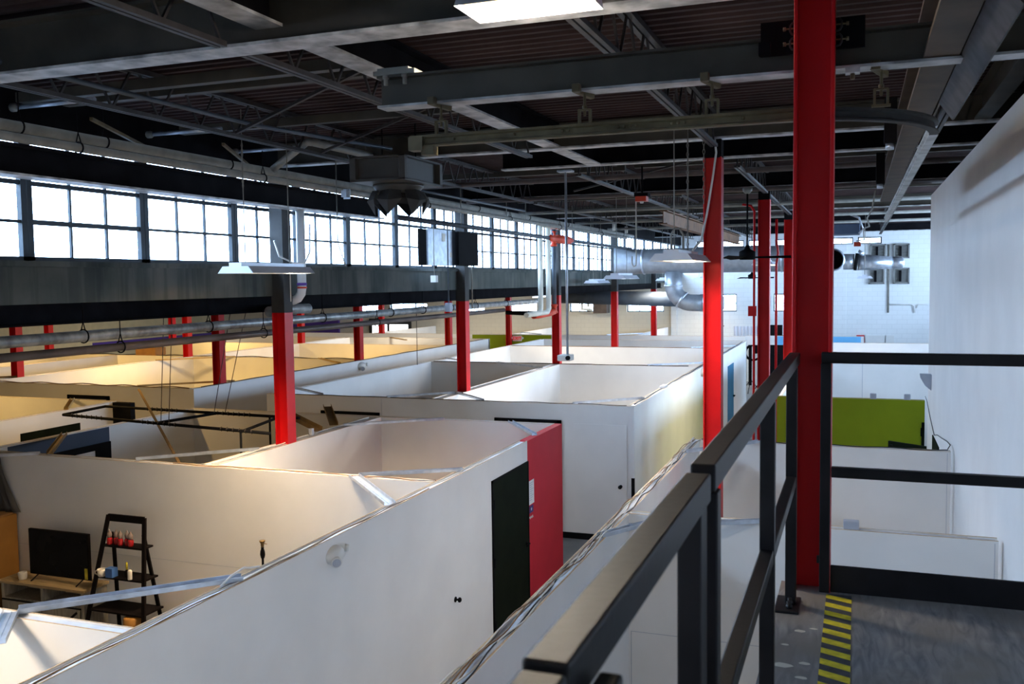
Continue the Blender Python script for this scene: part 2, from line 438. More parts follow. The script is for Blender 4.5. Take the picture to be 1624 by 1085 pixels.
for dx, pts in ((-.16, [(-1.95, 17.25, 5.98), (-1.80, 17.25, 5.95), (-1.74, 17.25, 5.85), (-1.74, 17.25, .1)]),
                (.2, [(-1.36, 17.3, 5.7), (-1.36, 17.3, 5.3), (-1.33, 17.3, 5.1), (-1.36, 17.3, 4.9), (-1.36, 17.3, .1)])):
    MB().tube(pts, .022, 8).build('conduit', 'red', cc)
MB().box(-1.84, -1.70, 17.2, 17.3, 3.98, 4.16).build('junction_box', 'red', cc)
column('steel_column', -1.58, 23.7, 0, 6.06, head=6.275, label='red column almost hidden behind the big nearest column')
nc = column('steel_column', -.185, 4.37, 0, 6.58, 'big bright red column nearest the camera at the end of the walkway', w=.168)

# ------------------------------------------------------------------ walkway (mezzanine) and its rails
struct('floor_walkway', MB().box(-.315, 1.17, -3.0, 4.40, 3.25, 3.27), 'mezz')
struct('trim_2', MB().box(-.315, 1.165, -3.0, 4.40, 3.05, 3.25), 'dark_steel')
tp = thing('hazard_tape', 'yellow and black striped hazard tape on the walkway floor', 'tape', (-.06, 3.0, 3.27))
MB().box(-.115, -.01, .8, 4.27, 3.2705, 3.2715).build('tape_base', 'tape_black', tp)
mb = MB(); y = .85
while y < 4.3:
    a, b = y, y + .052
    mb.add([(-.115, a, 3.272), (-.01, a-.045, 3.272), (-.01, b-.045, 3.272), (-.115, b, 3.272)], [(0,1,2,3)])
    y += .105
tag(mb.build('stripe', 'yellow', tp, fix=False), 'yellow slanted stripes')
# side railing along the walkway edge
X0, X1 = -.277, -.232
sr = thing('side_railing', 'black steel side railing running along the walkway edge towards the camera', 'railing', (-.25, 2.9, 3.27))
def rbox(nm, par, *b, m='rail', bv=.004): return MB().box(*b).build(nm, m, par, bevel=bv)
rbox('top_rail', sr, X0, X1, 1.655, 4.255, 4.29, 4.34)
rbox('top_rail', sr, X0-.002, X1-.002, .765, 1.615, 4.283, 4.333)
rbox('top_rail', sr, X0-.001, X1-.001, -.6, .759, 4.277, 4.327)
rbox('post', sr, X0, X1, 4.06, 4.105, 3.27, 4.29); rbox('post', sr, X0, X1, 2.93, 2.975, 3.0, 4.29)
rbox('post', sr, X0+.002, X1+.004, 1.655, 1.70, 3.0, 4.29); rbox('post', sr, X0-.004, X1-.008, 1.545, 1.612, 3.0, 4.283)
rbox('post', sr, X0, X1, .30, .345, 3.0, 4.277)
rbox('middle_rail', sr, X0+.002, X1-.002, 2.975, 4.06, 3.785, 3.83); rbox('middle_rail', sr, X0+.002, X1-.002, 1.70, 2.93, 3.785, 3.83)
rbox('middle_rail', sr, X0+.002, X1-.002, .345, 1.545, 3.775, 3.82)
rbox('base_plate', sr, -.315, -.215, 3.96, 4.16, 3.27, 3.282)
bm_ = MB()
for yy in (4.0, 4.045): bm_.lathe([(.014, 0), (.014, .012), (.009, .014), (.009, .03)], (-.255, yy, 3.282), 8)
bm_.build('bolt', 'rail', sr)
rbox('latch_stub', sr, -.228, -.204, .80, .845, 4.20, 4.297)
fr = thing('end_railing', 'black steel railing across the walkway end with a kick plate, right of the red column', 'railing', (.5, 4.3, 3.27))
rbox('top_rail', fr, -.145, 1.16, 4.28, 4.325, 4.292, 4.34)
rbox('middle_rail', fr, -.10, 1.16, 4.285, 4.325, 3.788, 3.833)
rbox('kick_plate', fr, -.10, 1.16, 4.295, 4.31, 3.272, 3.393)
rbox('post', fr, -.147, -.103, 4.28, 4.325, 3.27, 4.292); rbox('post', fr, 1.115, 1.16, 4.28, 4.325, 3.27, 4.292)
MB().box(-.158, -.147, 4.288, 4.31, 3.40, 3.43).build('bracket', 'rail', fr)
# scuffs: pale bare patches chipped in the deck paint
for i, (x, y, s) in enumerate([(-.20, 3.78, .02), (-.15, 3.82, .013), (-.245, 3.62, .012), (-.24, 3.42, .03), (-.165, 3.46, .018), (-.17, 3.33, .018), (-.245, 3.23, .022), (-.215, 3.18, .015), (-.18, 3.06, .016), (-.14, 3.02, .02), (-.25, 2.95, .02)]):
    n = 10; vs = [(x + s*(1+.35*random.random())*math.cos(2*PI*k/n), y + s*.55*(1+.5*random.random())*math.sin(2*PI*k/n), 3.2706) for k in range(n)]
    o = MB().add(vs, [tuple(range(n))]).build('paint_chip', 'mug', fix=False)
    tag(o, 'pale chipped patch in the grey walkway paint beside the hazard tape', 'paint chip', 'chips in the walkway paint')

# ------------------------------------------------------------------ studio partitions
def wall(x0, x1, y0, y1, label, m='drywall', z1=H, z0=0, edge=True):
    """stud partition: two board faces with a recessed metal track between them on top"""
    t = .016; ax = (x1-x0) > (y1-y0); mb = MB()
    if ax:
        mb.box(x0, x1, y0, y0+t, z0, z1).box(x0, x1, y1-t, y1, z0, z1).box(x0, x0+t, y0+t, y1-t, z0, z1-.012).box(x1-t, x1, y0+t, y1-t, z0, z1-.012)
        tr = MB().box(x0+t, x1-t, y0+t, y1-t, z1-.03, z1-.012)
        ed = MB().box(x0, x1, y1-t+.003, y1-.003, z1, z1+.004).box(x0, x1, y0+.003, y0+t-.003, z1, z1+.004)
    else:
        mb.box(x0, x0+t, y0, y1, z0, z1).box(x1-t, x1, y0, y1, z0, z1).box(x0+t, x1-t, y0, y0+t, z0, z1-.012).box(x0+t, x1-t, y1-t, y1, z0, z1-.012)
        tr = MB().box(x0+t, x1-t, y0+t, y1-t, z1-.03, z1-.012)
        ed = MB().box(x0+.003, x0+t-.003, y0, y1, z1, z1+.004).box(x1-t+.003, x1-.003, y0, y1, z1, z1+.004)
    o = struct('partition_wall', mb, m, label, 'wall', loc=((x0+x1)/2, (y0+y1)/2, z0))
    tr.build('top_track', 'track', o)
    if edge: ed.build('board_edge', 'drywall_edge', o)
    return o
# front studios (television studio and the white one behind it)
f1 = wall(-4.41, -4.29, -2.5, 12.14, 'long white studio wall with a black door and an emergency light, nearest at left')
ac = MB().box(-4.41, -4.29, 12.14, 13.77, 0, H).build('accent_panel', 'red_wall', f1); tag(ac, 'red painted end of the wall')
f2 = wall(-11.18, -4.41, 9.31, 9.43, 'beige partition behind the television and ladder shelf, cables along its top')
wall(-11.18, -4.41, 4.61, 4.73, 'white partition at the bottom left edge with a metal brace')
wall(-11.30, -4.41, 13.65, 13.77, 'back wall of the near white studio, behind the blue metal braces')
wall(-7.62, -7.39, 9.43, 13.65, 'white partition running to the nearest red and grey column')
w5 = wall(-11.30, -11.18, 3.5, 13.65, 'pale partition with a slate blue section behind the hanging pipe frame')
tag(MB().box(-11.18, -11.177, 9.72, 11.62, 0, H-.012).build('painted_section', 'navy', w5), 'slate blue painted section')
e1 = wall(-13.50, -13.38, 8.0, 14.10, 'pale partition at far left with a black door top')
tag(MB().box(-13.38, -12.95, 14.02, 14.14, 0, H).build('dark_end', 'black', e1), 'black painted end')
wall(-20, -13.50, 14.12, 14.24, 'shaded brown partition at the left edge below the yellow wall')
# middle block along the red door corridor
m1 = wall(-11.25, -3.65, 15.97, 16.09, 'long shaded pinkish white wall behind the red accent panel')
MB().box(-11.2, -3.66, 15.955, 15.97, 0, .11).build('baseboard', 'black', m1)
wall(-3.77, -3.65, 16.09, 33.72, 'long bright white corridor wall with a blue door, right of the pinkish one')
wall(-11.27, -11.15, 16.09, 33.6, 'left inner wall of the middle studio block, behind the pinkish wall')
wall(-7.63, -7.39, 16.09, 23.6, 'white dividing wall between the two columns of the middle block')
wall(-11.15, -3.77, 23.58, 23.82, 'second cross wall of the middle studio block with braces on it')
wall(-11.15, -3.77, 29.92, 30.16, 'third cross wall of the middle studio block, white, with a thin cable')
wall(-11.15, -3.65, 33.6, 33.72, 'last cross wall of the middle studio block')
# left block under the low roof
l1 = wall(-13.45, -13.33, 16.3, 33.5, 'long white corridor wall under the low roof, with a small emergency light')
wall(-26, -13.45, 16.3, 16.42, 'warm yellow lit wall across the left, with a black framed doorway')
wall(-19.67, -19.43, 16.42, 33.4, 'white dividing wall between studios under the low roof')
wall(-26, -13.45, 23.8, 23.92, 'warm beige cross wall under the low roof, behind the chains')
wall(-26, -13.45, 29.7, 29.82, 'far beige cross wall under the low roof')
wall(-26, -13.33, 33.4, 33.52, 'farthest white cross wall of the left block')
wall(-22.55, -22.43, 16.42, 23.8, 'pale dividing wall at far left with a cardboard box near it')
wall(-25.1, -24.98, 16.42, 24.8, 'grey shaded wall at the far left edge')
# far row
far_w = wall(-26, -3.98, 36.24, 36.48, 'long far wall with a lime green painted section and the exit sign')
tag(MB().box(-15.2, -11.7, 36.237, 36.24, 0, H-.01).build('painted_section', 'green', far_w), 'lime green painted section')
wall(-13.6, -13.48, 36.42, 42.9, 'short white wall running to the far end behind the exit sign')
wall(-8.30, -8.18, 36.42, 42.9, 'short white wall running to the far end below the wide far window')
wall(-20.1, -19.98, 36.42, 42.9, 'short cream wall running to the far end near the bright doors')
hd = wall(-3.98, .14, 36.3, 36.42, 'far header over an opening, white at one end and sky blue at the other', z0=2.13, z1=2.47)
tag(MB().box(-2.87, .14, 36.296, 36.3, 2.13, 2.46).build('painted_section', 'sky_blue', hd), 'sky blue painted section')
tag(MB().box(-2.87, .14, 36.31, 36.41, 0, 2.13).build('black_infill', 'black', hd), 'black infill panel')
tag(MB().box(.14, .24, 36.3, 36.42, 0, 2.47).build('white_post', 'plastic_w', loc=(.2, 36.3, 0)), 'white post at the end of the sky blue header', 'post')
# right block below the walkway
wall(-2.14, -2.02, -2.5, 12.97, 'white wall under the handrail with a bundle of cables on top')
rw = wall(-2.02, 1.13, 8.6, 8.72, 'low looking white partition right of the red column with a grey box on top')
rw2 = wall(-2.02, 1.13, 12.85, 12.97, 'second white partition right of the red column, in front of the lime green wall')
gw = wall(-1.43, 1.15, 18.05, 18.17, 'lime green wall beyond the end railing', m='green')
g2 = wall(-1.43, -1.31, 18.17, 33.2, 'corridor side wall behind the green wall')
tag(MB().box(-1.433, -1.43, 18.17, 26.1, 0, H-.012).build('painted_section', 'green', g2), 'lime green painted section')
rw3 = wall(-1.31, 5.98, 26.1, 26.22, 'very bright white wall beyond the lime green wall')
wall(-1.31, 5.98, 33.2, 33.32, 'far bright white wall just under the end rail')

def joint(par, *b): MB().box(*b).build('board_joint', 'box_grey', par)
joint(rw, -2.005, -2.0, 8.598, 8.6, 0, 1.3); joint(rw, -2.0, 1.1, 8.598, 8.6, 1.297, 1.301); joint(rw, 1.10, 1.104, 8.598, 8.6, 0, 2.42)
joint(rw2, 1.085, 1.089, 12.848, 12.85, 0, 2.42); joint(rw3, .14, .15, 26.096, 26.1, 0, 2.42)
joint(f2, -11.1, -4.5, 9.3085, 9.31, 1.22, 1.2225); joint(m1, -9.93+1.3, -9.93+1.305, 15.967, 15.97, 0, 2.42)
# ------------------------------------------------------------------ doors
dn = [0]
def door(mb, m, label, frame=None):
    dn[0] += 1
    o = struct(f'door_{dn[0]}', mb, m, label, 'door')
    if frame: frame.build('door_frame', 'black', o)
    return o
d = door(MB().box(-4.288, -4.275, 10.80, 12.11, .02, 2.13), 'black_door', 'black door in the long white wall beside the red panel',
         MB().box(-4.29, -4.27, 10.765, 10.80, 0, 2.16).box(-4.29, -4.27, 12.11, 12.14, 0, 2.16).box(-4.29, -4.27, 10.765, 12.14, 2.13, 2.16))
MB().lathe([(.028, 0), (.028, .012), (.012, .014), (.012, .05)], (-4.275, 12.02, 1.03), 12, 'x').tube([(-4.225, 12.02, 1.03), (-4.222, 11.96, 1.03), (-4.222, 11.89, 1.025)], .011).build('handle', 'black', d)
for z in (1.85, 1.1, .28): MB().box(-4.275, -4.262, 10.79, 10.83, z-.06, z+.06).build('hinge', 'black', d)
def framed_door_y(x0, x1, Y, z, label):
    o = door(MB().box(x0+.07, x1-.07, Y-.02, Y-.006, .02, z-.10), 'white_door', label,
             MB().box(x0, x0+.07, Y-.04, Y-.005, 0, z).box(x1-.07, x1, Y-.04, Y-.005, 0, z).box(x0, x1, Y-.04, Y-.005, z-.08, z))
    MB().lathe([(.022, 0), (.012, -.03), (.028, -.05), (.028, -.075), (0, -.085)], (x1-.15, Y-.02, 1.0), 12, 'y').build('door_knob', 'black', o)
    return o
framed_door_y(-6.27, -4.98, 15.97, 2.15, 'black framed white door behind the red panel')
framed_door_y(-9.97, -8.67, 15.97, 2.15, 'black framed white door mostly hidden behind the near studio back wall')
framed_door_y(-16.82, -15.62, 16.3, 2.22, 'black framed white door in the yellow lit wall at left')
o = door(MB().box(-4.75, -3.78, 15.955, 15.968, .12, 2.1), 'drywall', 'flush white corner door with a round black knob')
MB().lathe([(.03, 0), (.014, -.015), (.014, -.04), (.034, -.055), (.034, -.08), (0, -.09)], (-3.89, 15.955, 1.01), 14, 'y').build('door_knob', 'black', o)
MB().box(-3.70, -3.648, 15.95, 16.0, .82, 1.17).build('strike_plate', 'black', o)
o = door(MB().box(-3.65, -3.638, 28.57, 29.97, .02, 2.0), 'blue_door', 'blue door in the bright corridor wall')
MB().tube([(-3.638, 29.8, .98), (-3.58, 29.8, .98), (-3.58, 29.55, .98)], .018).build('handle', 'black', o)
# black framed doorway in the slate blue section
o = door(MB().box(-11.177, -11.165, 10.60, 11.30, .02, 2.10), 'white_door', 'white door leaf in a black frame on the slate blue section',
         MB().box(-11.177, -11.15, 10.0, 11.62, 2.10, 2.20).box(-11.177, -11.15, 11.30, 11.62, 0, 2.10).box(-11.177, -11.15, 10.5, 10.6, 0, 2.10))
o = door(MB().box(-13.38, -13.365, 11.9, 13.2, .02, 2.17), 'black_door', 'black door whose top shows on the pale partition at far left')
o = door(MB().box(.48, .52, 15.0, 15.04, 0, 2.13).bar((.48, 15.40, 1.065), (.98, 15.03, 1.065), .04, 2.13), 'black_door', 'black open door leaf in front of the lime green wall')
o = door(MB().box(1.155, 1.17, 15.15, 16.35, .02, 2.10), 'black_door', 'black door in the tall pale wall right of the lime green wall')
o = door(MB().box(1.10, 1.15, 18.035, 18.05, .05, 2.05), 'black_door', 'dark narrow door edge at the end of the lime green wall')
MB().box(1.085, 1.10, 18.02, 18.05, 1.8, 1.95).build('hinge', 'black', o)

# ------------------------------------------------------------------ metal braces across the partition corners
def brace(p, q, label, w=.075, h=.035, m='galv', z=H+.02, z2=None):
    a = Vector((*p, z)); b = Vector((*q, z2 or z))
    mb = MB(); mb.channel(a, b, w, h, .003, flip=1)
    d_ = (b-a).normalized(); mb.bar(a, b, .006, .006, off=(0, -h/2+.006))
    o = mb.build('brace', m, loc=(a+b)/2); return tag(o, label, 'brace')
brace((-5.38, 4.70), (-4.34, 5.78), 'long shiny metal brace across the television studio corner', w=.10)
brace((-5.02, 4.22), (-5.42, 4.68), 'metal brace at the bottom left corner of the photo', w=.10)
brace((-5.42, 9.33), (-4.37, 8.22), 'white metal brace pair across the beige partition corner', w=.12)
brace((-5.37, 9.36), (-4.34, 10.0), 'pale metal brace in the front corner of the near white studio')
brace((-7.50, 12.64), (-6.24, 13.66), 'blue tinted metal brace in the back corner of the near white studio')
brace((-5.11, 13.68), (-4.34, 12.60), 'blue tinted metal brace beside the red panel')
brace((-8.63, 9.40), (-7.53, 10.48), 'long metal brace below the hanging pipe frame, left of the nearest grey column', w=.055)
brace((-11.1, 8.75), (-10.2, 9.36), 'dull metal brace at the left edge on the beige partition', m='track')
brace((-10.09, 9.42), (-11.2, 10.75), 'dusty brown timber brace over the slate blue section', m='brown_wood', h=.05)
brace((-13.44, 12.96), (-14.5, 14.15), 'tan timber brace at far left above the brown partition', m='tan_wood', h=.05)
brace((-8.53, 16.02), (-7.50, 16.99), 'pale metal brace left of the second window line column', w=.07)
brace((-7.50, 17.0), (-6.53, 16.02), 'metal brace right of the second window line column base', w=.07)
brace((-11.2, 16.9), (-10.01, 16.06), 'grey metal brace on the pinkish wall next to the nearest grey column', w=.07)
brace((-4.77, 16.02), (-3.72, 17.06), 'blue tinted metal brace on the front corner of the bright corridor wall', w=.08)
brace((-5.04, 23.66), (-3.72, 24.65), 'white metal brace on the second cross wall by the corridor', w=.08)
brace((-4.97, 29.96), (-3.72, 31.0), 'small white brace on the third cross wall by the corridor', w=.07)
brace((-2.06, 11.85), (-1.22, 12.90), 'pale metal brace beside the cable bundle under the handrail', w=.07)
brace((-2.07, 7.72), (-1.55, 8.64), 'pale metal brace under the near handrail', w=.07)
brace((-1.90, 8.1), (-.75, 8.65), 'white metal brace seen between the railing posts', w=.06)
brace((-14.91, 23.84), (-13.40, 22.45), 'beige brace on the white corridor wall under the low roof', m='tan_wood', w=.08)
brace((-17.61, 33.45), (-16.16, 32.0), 'far thin brace deep under the low roof', m='tan_wood', w=.08)
brace((-7.5, 22.4), (-9.2, 23.65), 'beige metal brace in the left cell of the middle block', w=.07)
brace((-19.5, 17.4), (-20.6, 16.36), 'dark brace on the yellow wall at the far left column', m='brown_wood', w=.09)
brace((-11.2, 24.7), (-10.1, 23.67), 'white brace on the far left cell of the middle block', w=.07)
brace((-14.9, 16.36), (-13.4, 17.8), 'tan brace on the corner of the yellow wall', m='tan_wood', w=.08)
brace((-19.5, 22.2), (-17.9, 23.85), 'tan brace in the corner by the hanging chains', m='tan_wood', w=.08)
brace((-12.2, 36.36), (-13.5, 37.6), 'far white brace above the lime green section', w=.08)
brace((-9.4, 36.36), (-8.2, 37.5), 'far white brace under the wide far window', w=.08)
# leaning brown batten
tag(MB().bar((-11.33, 12.47, 2.93), (-8.10, 9.66, 2.28), .034, .016).build('batten', 'brown_wood', loc=(-9.7, 11, 2.6)), 'brown timber strip leaning across the cell behind the hanging pipe frame', 'batten')
# folded metal studs lying on the wall head
st = thing('loose_studs', 'brown metal stud offcuts resting on the partition right of the nearest grey column', 'metal offcut', (-7.55, 12.3, 2.46))
MB().channel((-7.5, 12.35, 2.52), (-8.35, 13.55, 2.62), .13, .05, .003).build('long_offcut', 'brown_wood', st)
MB().channel((-7.52, 11.95, 2.50), (-8.4, 12.25, 2.72), .14, .06, .003).build('short_offcut', 'brown_wood', st)

# ------------------------------------------------------------------ cables lying on the wall heads
def wiggle(p, q, n, amp, lift=.012, ph=0):
    p, q = Vector(p), Vector(q); d_ = (q-p); s = Vector((d_.y, -d_.x, 0)).normalized(); out = []
    n = int(n*1.2); rr = random.Random(int(ph*97)); k1, k2, k3 = rr.uniform(.16, .3), rr.uniform(.4, .6), rr.uniform(.05, .1)
    for i in range(n+1):
        t = i/n; out.append(p + d_*t + s*amp*(math.sin(t*n*k1+ph)+.5*math.sin(t*n*k2+ph*3)+.6*math.sin(t*n*k3+ph*2))*.6 + Vector((0, 0, lift*(.6+.5*math.sin(t*n*.9+ph)))))
    return out
def cable(pts, r, m, label, group=None):
    p0 = Vector(pts[0])
    return tag(MB().tube(pts, r, 6).build('cable', m, loc=p0), label, 'cable', group)
cable(wiggle((-4.33, 2.2, H), (-4.34, 12.0, H), 60, .022, ph=.3), .006, 'cable_w', 'white cable wandering along the top of the long white wall')
cable(wiggle((-4.305, 2.0, H), (-4.31, 9.0, H), 40, .016, ph=1.1), .005, 'cable_b', 'brown cable along the outer edge of the long white wall')
cable([(-4.36, 5.55, H+.02), (-4.34, 5.65, H+.07), (-4.33, 5.8, H+.09), (-4.36, 5.92, H+.05), (-4.38, 6.05, H+.02)], .008, 'plastic_w', 'white cable loop at the end of the long shiny brace')
cable(wiggle((-8.0, 9.36, H), (-4.4, 9.38, H), 30, .02, ph=.2), .007, 'cable_b', 'brown cable along the top of the beige partition')
cable(wiggle((-7.6, 9.40, H), (-4.4, 9.36, H), 24, .03, ph=2.2), .006, 'cable_w', 'pale cable along the top of the beige partition')
cable(wiggle((-7.52, 9.45, H), (-7.53, 13.5, H), 26, .03, ph=.9), .008, 'cable_w', 'grey cable on the partition by the nearest red and grey column')
for i, (x, ph, m, lb) in enumerate([(-2.10, .1, 'cable_b', 'brown cable in the bundle under the handrail, outermost'), (-2.085, 1.7, 'cable_w', 'white cable in the bundle under the handrail, second from outside'),
                                   (-2.06, 3.1, 'cable_w', 'white cable in the middle of the bundle under the handrail'), (-2.045, 4.4, 'cable_k', 'dark cable in the bundle under the handrail'), (-2.07, 5.2, 'cable_b', 'brown cable crossing the bundle under the handrail')]):
    cable(wiggle((x, 3.0, H), (x, 12.9, H), 70, .034, .03, ph), .0055, m, lb)
cable(wiggle((-2.0, 12.9, H), (1.1, 12.93, H), 24, .02, ph=.8), .007, 'cable_k', 'dark cable on the partition before the lime green wall')
cable(wiggle((-2.0, 8.66, H), (.9, 8.66, H), 16, .02, ph=.8), .005, 'cable_w', 'pale cable on the partition with the grey box')
cable(wiggle((-11.1, 16.03, H), (-3.8, 16.03, H), 40, .02, ph=.4), .007, 'cable_k', 'thin dark cable along the pinkish wall top')
cable(wiggle((-3.71, 16.2, H), (-3.71, 33, H), 60, .02, ph=.4), .01, 'cable_k', 'dark cable along the bright corridor wall top')
cable(wiggle((-11.1, 23.66, H), (-4, 23.66, H), 30, .03, ph=.4), .012, 'cable_k', 'dark cable on the second cross wall of the middle block')
cable(wiggle((-11.1, 29.96, H), (-4, 29.96, H), 30, .03, ph=1.4), .012, 'cable_b', 'brown cable on the third cross wall of the middle block')
cable(wiggle((-26, 23.86, H), (-13.5, 23.86, H), 50, .04, .03, ph=1.4), .014, 'cable_k', 'dark cable on the beige cross wall under the low roof')
cable(wiggle((-24, 16.36, H), (-13.5, 16.36, H), 50, .03, .03, ph=.4), .012, 'cable_b', 'brown cable on the yellow lit wall')
cable(wiggle((-13.39, 16.6, H), (-13.39, 33, H), 60, .02, ph=.4), .01, 'cable_k', 'dark cable along the long white corridor wall under the low roof')
cable([(1.165, 18.2, 2.5), (1.16, 17.7, 2.47), (1.16, 16.9, 2.3), (1.16, 16.0, 2.15), (1.16, 15.4, 2.25), (1.16, 14.6, 2.33), (1.16, 13.8, 2.42), (1.15, 13.2, 2.47), (1.1, 12.95, 2.46)], .006, 'cable_k', 'thin cable drooping across the tall pale wall')

# ------------------------------------------------------------------ small fittings on the studio walls
def emergency(x, y, z, label, s=1.):
    o = thing('emergency_light', label, 'emergency light', (x, y, z), 'emergency lights')
    n = 16; vs = []; fs = []
    for i in range(9):
        t = PI/2*i/8
        for k in range(n): a = 2*PI*k/n; vs.append((x + .085*s*math.sin(t), y + .125*s*math.cos(t)*math.cos(a), z + .085*s*math.cos(t)*math.sin(a)))
    for i in range(8):
        for k in range(n): fs.append((i*n+k, i*n+(k+1) % n, (i+1)*n+(k+1) % n, (i+1)*n+k))
    MB().add(vs, fs, True).build('housing', 'plastic_w', o)
    p = Vector((x+.055*s, y-.055*s, z-.03*s)); dv = Vector((.65, -.72, -.2)).normalized()
    h = MB().tube([p, p+dv*.05*s], [.042*s, .047*s], 16).build('lamp_head', 'plastic_w', o)
    MB().tube([p+dv*.0505*s, p+dv*.054*s], .038*s, 16).build('lens', 'box_grey', h)
    q = Vector((x+.04*s, y+.135*s, z+.02*s))
    MB().tube([q-dv*.02*s, q+Vector((.5, .8, 0))*.04*s], [.035*s, .03*s], 14).build('lamp_head', 'plastic_w', o)
    return o
emergency(-4.29, 7.0, 2.29, 'white twin head emergency light on the long white wall')
emergency(-3.65, 23.57, 2.31, 'white emergency light on the bright corridor wall', 1.3)
emergency(-13.33, 23.5, 2.28, 'white emergency light on the corridor wall under the low roof', 1.5)
MB_ = MB().lathe([(.032, 0), (.032, .008), (.012, .012), (.012, .035), (.028, .045), (.03, .06), (.02, .072), (0, .075)], (-4.29, 9.6, 1.03), 16, 'x')
tag(MB_.build('door_knob', 'black', loc=(-4.29, 9.6, 1.03)), 'small black knob on the long white wall, left of the black door', 'door knob')
pn = thing('paper_notice', 'white paper notice with a dark card below it on the red panel', 'notice', (-4.285, 12.28, 1.7))
MB().box(-4.289, -4.286, 12.18, 12.40, 1.52, 1.86).build('sheet', 'paper', pn)
mb = MB()
for i in range(9): mb.box(-4.286, -4.2855, 12.21, 12.37 - .03*(i % 3), 1.82-i*.03, 1.828-i*.03)
mb.build('printed_lines', 'box_grey', pn)
MB().box(-4.289, -4.286, 12.20, 12.36, 1.40, 1.50).build('dark_card', 'purple_card', pn)
st_ = [(12.28 + (.03 if k % 2 == 0 else .013)*math.sin(k*PI/5), 1.45 + (.03 if k % 2 == 0 else .013)*math.cos(k*PI/5)) for k in range(10)]
MB().prism(st_, 'x', -4.286, -4.2855).build('star', 'paper', pn)
MB().tube([(-4.287, 12.19+.16*i/14, 1.335+.018*math.sin(i*1.7)) for i in range(15)], .004, 5).build('script_lettering', 'paper', pn)
# exit sign on the slim column before the green wall
ex = thing('exit_sign', 'white exit sign with red letters in front of the lime green section', 'exit sign', (-13.2, 36.25, 2.28))
MB().box(-13.38, -12.98, 36.2, 36.26, 2.17, 2.40).build('sign_box', 'plastic_w', ex, bevel=.01)
for x in (-13.42, -12.94): MB().lathe([(.045, 0), (.05, -.06), (.03, -.07)], (x, 36.22, 2.30), 12, 'y').build('lamp_head', 'plastic_w', ex)
fc = bpy.data.curves.new('exit_text', 'FONT'); fc.body = 'EXIT'; fc.size = .19; fc.align_x = 'CENTER'; fc.align_y = 'CENTER'; fc.extrude = .004; fc.offset = .004
ft = bpy.data.objects.new('lettering', fc); col.objects.link(ft); ft.parent = ex; ft.location = (.02, -.057, .005); ft.rotation_euler = (PI/2, 0, 0); fc.materials.append(M['exit_red'])
bpy.context.view_layer.update(); dg = bpy.context.evaluated_depsgraph_get()
me = bpy.data.meshes.new_from_object(ft.evaluated_get(dg)); lt = bpy.data.objects.new('exit_letters', me); col.objects.link(lt); lt.parent = ex; lt.location = ft.location; lt.rotation_euler = ft.rotation_euler; bpy.data.objects.remove(ft)
def small_box(x, y, z, sx, sy, sz, m, label, nm='junction_box', cat='junction box'):
    o = tag(MB().box(x-sx/2, x+sx/2, y-sy/2, y+sy/2, z, z+sz).build(nm, m, loc=(x, y, z), bevel=min(sx, sy, sz)*.12), label, cat); return o
small_box(-.03, 8.66, H+.001, .13, .09, .075, 'box_grey', 'small grey box on top of the partition right of the red column')
small_box(.29, 18.11, H, .11, .09, .10, 'box_grey', 'grey box on the lime green wall, nearer the red column')
small_box(.86, 18.11, H, .11, .09, .10, 'box_grey', 'grey box on the lime green wall, nearer the tall pale wall')
small_box(-7.52, 11.75, H, .06, .06, .10, 'box_grey', 'small pale blue box on the partition right of the nearest grey column')
small_box(-9.55, 9.75, 2.13, .22, .10, .16, 'card', 'small cardboard carton showing above the beige partition', 'carton', 'box')
small_box(-21.3, 24.05, H-.01, .8, .5, .26, 'card', 'brown cardboard box on the far wall at left', 'cardboard_box', 'box')
small_box(-3.71, 18.95, H, .10, .35, .05, 'box_grey', 'grey metal offcut on the bright corridor wall', 'metal_offcut', 'metal offcut')
sp = MB().prism([(0, 3.16), (-.17, 3.16), (-.155, 3.06), (-.08, 2.93), (0, 2.83)], 'y', 0, 1)
mb = MB(); pr_ = [(1.17, 3.02), (1.00, 3.02), (1.01, 2.95), (1.07, 2.84), (1.165, 2.76)]
mb.prism(pr_, 'y', 16.85, 17.1)
tag(mb.build('corner_speaker', 'box_grey', loc=(1.17, 16.97, 2.9)), 'grey wedge shaped speaker on the tall pale wall', 'speaker')

# ------------------------------------------------------------------ television studio contents
tvc = thing('tv_console', 'whitewashed low console with an oak top under the television', 'tv stand', (-9.76, 9.07, 0))
MB().box(-10.48, -9.04, 8.86, 9.29, .83, .865).build('top_board', 'wood_top', tvc, bevel=.004)
MB().box(-10.45, -10.40, 8.89, 9.28, 0, .83).box(-9.12, -9.07, 8.89, 9.28, 0, .83).box(-10.40, -9.12, 9.26, 9.28, .08, .83).box(-10.40, -9.12, 8.89, 9.26, .62, .645).box(-10.40, -9.12, 8.89, 9.26, .06, .09).box(-9.79, -9.75, 8.90, 9.26, .09, .83).build('carcass', 'wood_white', tvc)
for x0 in (-10.39, -9.74):
    dd = MB().box(x0, x0+.60, 8.87, 8.89, .1, .61).build('door', 'wood_white', tvc)
    MB().bar((x0+.03, 8.867, .14), (x0+.57, 8.867, .57), .006, .03, (0,0,1)).build('cross_strap', 'espresso', dd)
    MB().box(x0+.27, x0+.30, 8.855, 8.87, .28, .42).build('handle', 'espresso', dd)
MB().box(-10.42, -9.1, 8.862, 8.874, .612, .63).build('slide_rail', 'espresso', tvc)
tv = thing('television', 'flat black television standing on the whitewashed console', 'television', (-9.63, 9.08, .866))
MB().box(-10.13, -9.13, 9.06, 9.10, .925, 1.525).build('panel', 'espresso', tv, bevel=.004)
MB().box(-10.12, -9.14, 9.056, 9.061, .935, 1.515).build('screen', 'screen', tv)
